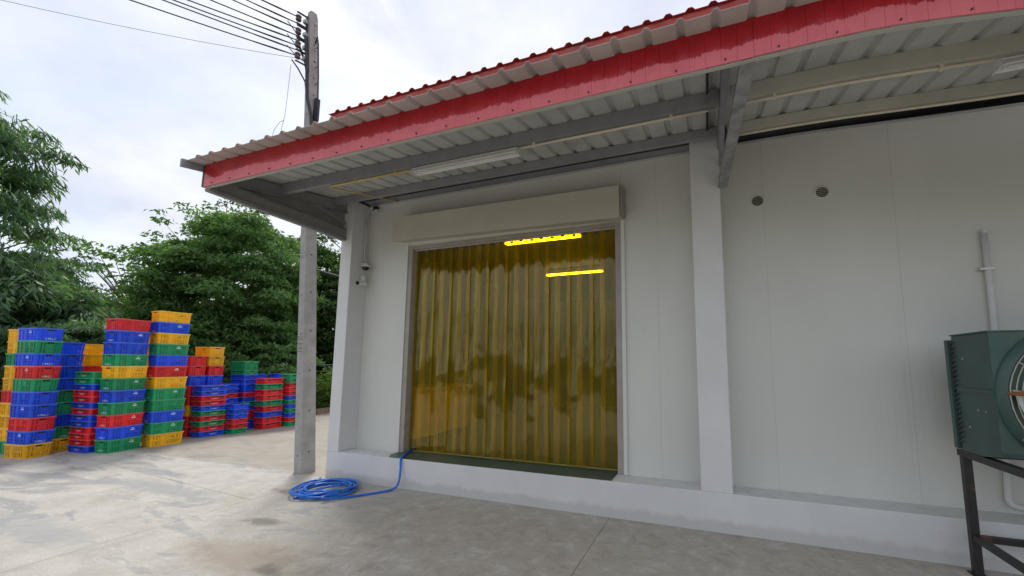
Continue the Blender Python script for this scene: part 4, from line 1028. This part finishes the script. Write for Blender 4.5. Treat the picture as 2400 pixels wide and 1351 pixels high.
tree('drooping_tree', 'smaller grey-green tree rising between the left edge and the centre', at(75, 19), 6, 3.2, (1.2, 1.3, 1.8), 90, 130, .20, .05, .8, M['leaf_grey'], 4, .12, .5, .5)
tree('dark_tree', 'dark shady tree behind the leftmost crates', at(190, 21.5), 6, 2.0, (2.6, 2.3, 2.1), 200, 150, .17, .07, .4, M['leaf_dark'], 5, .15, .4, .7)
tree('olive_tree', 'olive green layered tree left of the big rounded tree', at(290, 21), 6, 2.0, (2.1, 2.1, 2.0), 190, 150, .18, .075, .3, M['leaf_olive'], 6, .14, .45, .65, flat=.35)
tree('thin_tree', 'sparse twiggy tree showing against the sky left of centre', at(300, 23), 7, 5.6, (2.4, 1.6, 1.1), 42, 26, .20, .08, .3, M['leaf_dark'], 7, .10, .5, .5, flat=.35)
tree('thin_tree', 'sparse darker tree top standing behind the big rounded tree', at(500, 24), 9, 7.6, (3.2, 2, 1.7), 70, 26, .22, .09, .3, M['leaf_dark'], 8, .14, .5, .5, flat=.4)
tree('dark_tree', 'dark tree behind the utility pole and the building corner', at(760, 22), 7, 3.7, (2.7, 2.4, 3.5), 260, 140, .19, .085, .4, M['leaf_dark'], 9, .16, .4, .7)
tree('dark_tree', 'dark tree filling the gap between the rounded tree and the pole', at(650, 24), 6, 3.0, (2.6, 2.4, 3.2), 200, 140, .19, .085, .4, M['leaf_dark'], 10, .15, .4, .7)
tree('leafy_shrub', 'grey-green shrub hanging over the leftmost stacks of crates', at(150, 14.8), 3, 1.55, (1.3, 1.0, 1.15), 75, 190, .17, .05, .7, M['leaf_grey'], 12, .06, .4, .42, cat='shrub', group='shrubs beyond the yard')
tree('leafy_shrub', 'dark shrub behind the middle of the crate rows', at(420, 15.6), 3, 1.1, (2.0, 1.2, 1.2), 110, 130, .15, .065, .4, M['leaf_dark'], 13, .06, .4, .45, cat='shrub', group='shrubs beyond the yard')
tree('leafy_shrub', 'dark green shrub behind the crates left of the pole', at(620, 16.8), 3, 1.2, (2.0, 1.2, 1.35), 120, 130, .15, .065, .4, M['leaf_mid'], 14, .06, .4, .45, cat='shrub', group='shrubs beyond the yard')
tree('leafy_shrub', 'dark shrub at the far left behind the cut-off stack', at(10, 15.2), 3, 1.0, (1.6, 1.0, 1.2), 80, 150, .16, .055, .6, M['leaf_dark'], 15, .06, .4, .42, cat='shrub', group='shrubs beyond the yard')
# bright weeds between pole and building, beyond the kerb
g = np.random.default_rng(21); o = thing('weed_patch', 'bright green leafy weeds growing behind the kerb between pole and building', 'weeds', (-7.6, 5.6, -.06))
n = 5200; bx_ = g.random((n, 2))*np.array([2.2, 4.2])-np.array([1.3, 1.0]); hh_ = g.random(n)**.8*(.95+.35*np.sin(bx_[:, 0]*3)+.3*np.sin(bx_[:, 1]*2.3))
P = np.column_stack([bx_+g.normal(size=(n, 2))*.06, hh_+.06]); D = np.column_stack([g.normal(size=(n, 2))*.8, .7-1.0*g.random(n)]); NN = np.column_stack([g.normal(size=(n, 2))*.5, np.ones(n)])
link('foliage', leaves_mesh('foliage', P, NN, D, .24*(.6+.7*g.random(n)), .055*(.7+.6*g.random(n)), np.clip(.15+hh_*.5+g.normal(size=n)*.12, 0, 1), M['leaf_bright']), o)
sb_ = MB()
for k in range(60):
    x, y = g.random()*2.2-1.3, g.random()*4.2-1.0; h_ = .5+g.random()*.7; sb_.tube([(x, y, 0), (x+g.normal()*.05, y+g.normal()*.05, h_)], [.008, .004], 4)
sb_.build('stems', M['leaf_bright'], o)
# distant woods: behind the far trees, and across the road behind the viewer
def wood(name, pts, seed, hgt, nleaf, mat, dens=1.0):
    g = np.random.default_rng(seed); cl = []
    for (x0, y0), (x1, y1) in zip(pts, pts[1:]):
        L_ = math.hypot(x1-x0, y1-y0)
        for k in range(int(L_*5*dens)):
            q = g.random(); h = hgt*(.75+.25*math.sin(q*9+seed)+.15*math.sin(q*23))
            z = g.random()**.8*h; s = .6+.7*g.random()
            cl.append((np.array([x0+(x1-x0)*q+g.normal()*.7, y0+(y1-y0)*q+g.normal()*.7, z]), (s, s, s*.55)))
    o = link(name, crown(g, cl, nleaf, .34, .15, .4, mat, name)); tag(o, kind='stuff'); return o
w1 = [at(-300, 26), at(0, 25.5), at(300, 26), at(600, 27), at(850, 27), at(1100, 30)]
tag(wood('far_wood', w1, 31, 4.6, 42, M['leaf_dark']), 'dark woodland reading as one mass behind the trees', 'woodland')
w2 = [(-22, -26), (-8, -29), (6, -30), (20, -28), (34, -24)]
tag(wood('roadside_wood', w2, 32, 6.5, 34, M['leaf_dark']), 'line of dark woodland across the road behind the viewer', 'woodland')
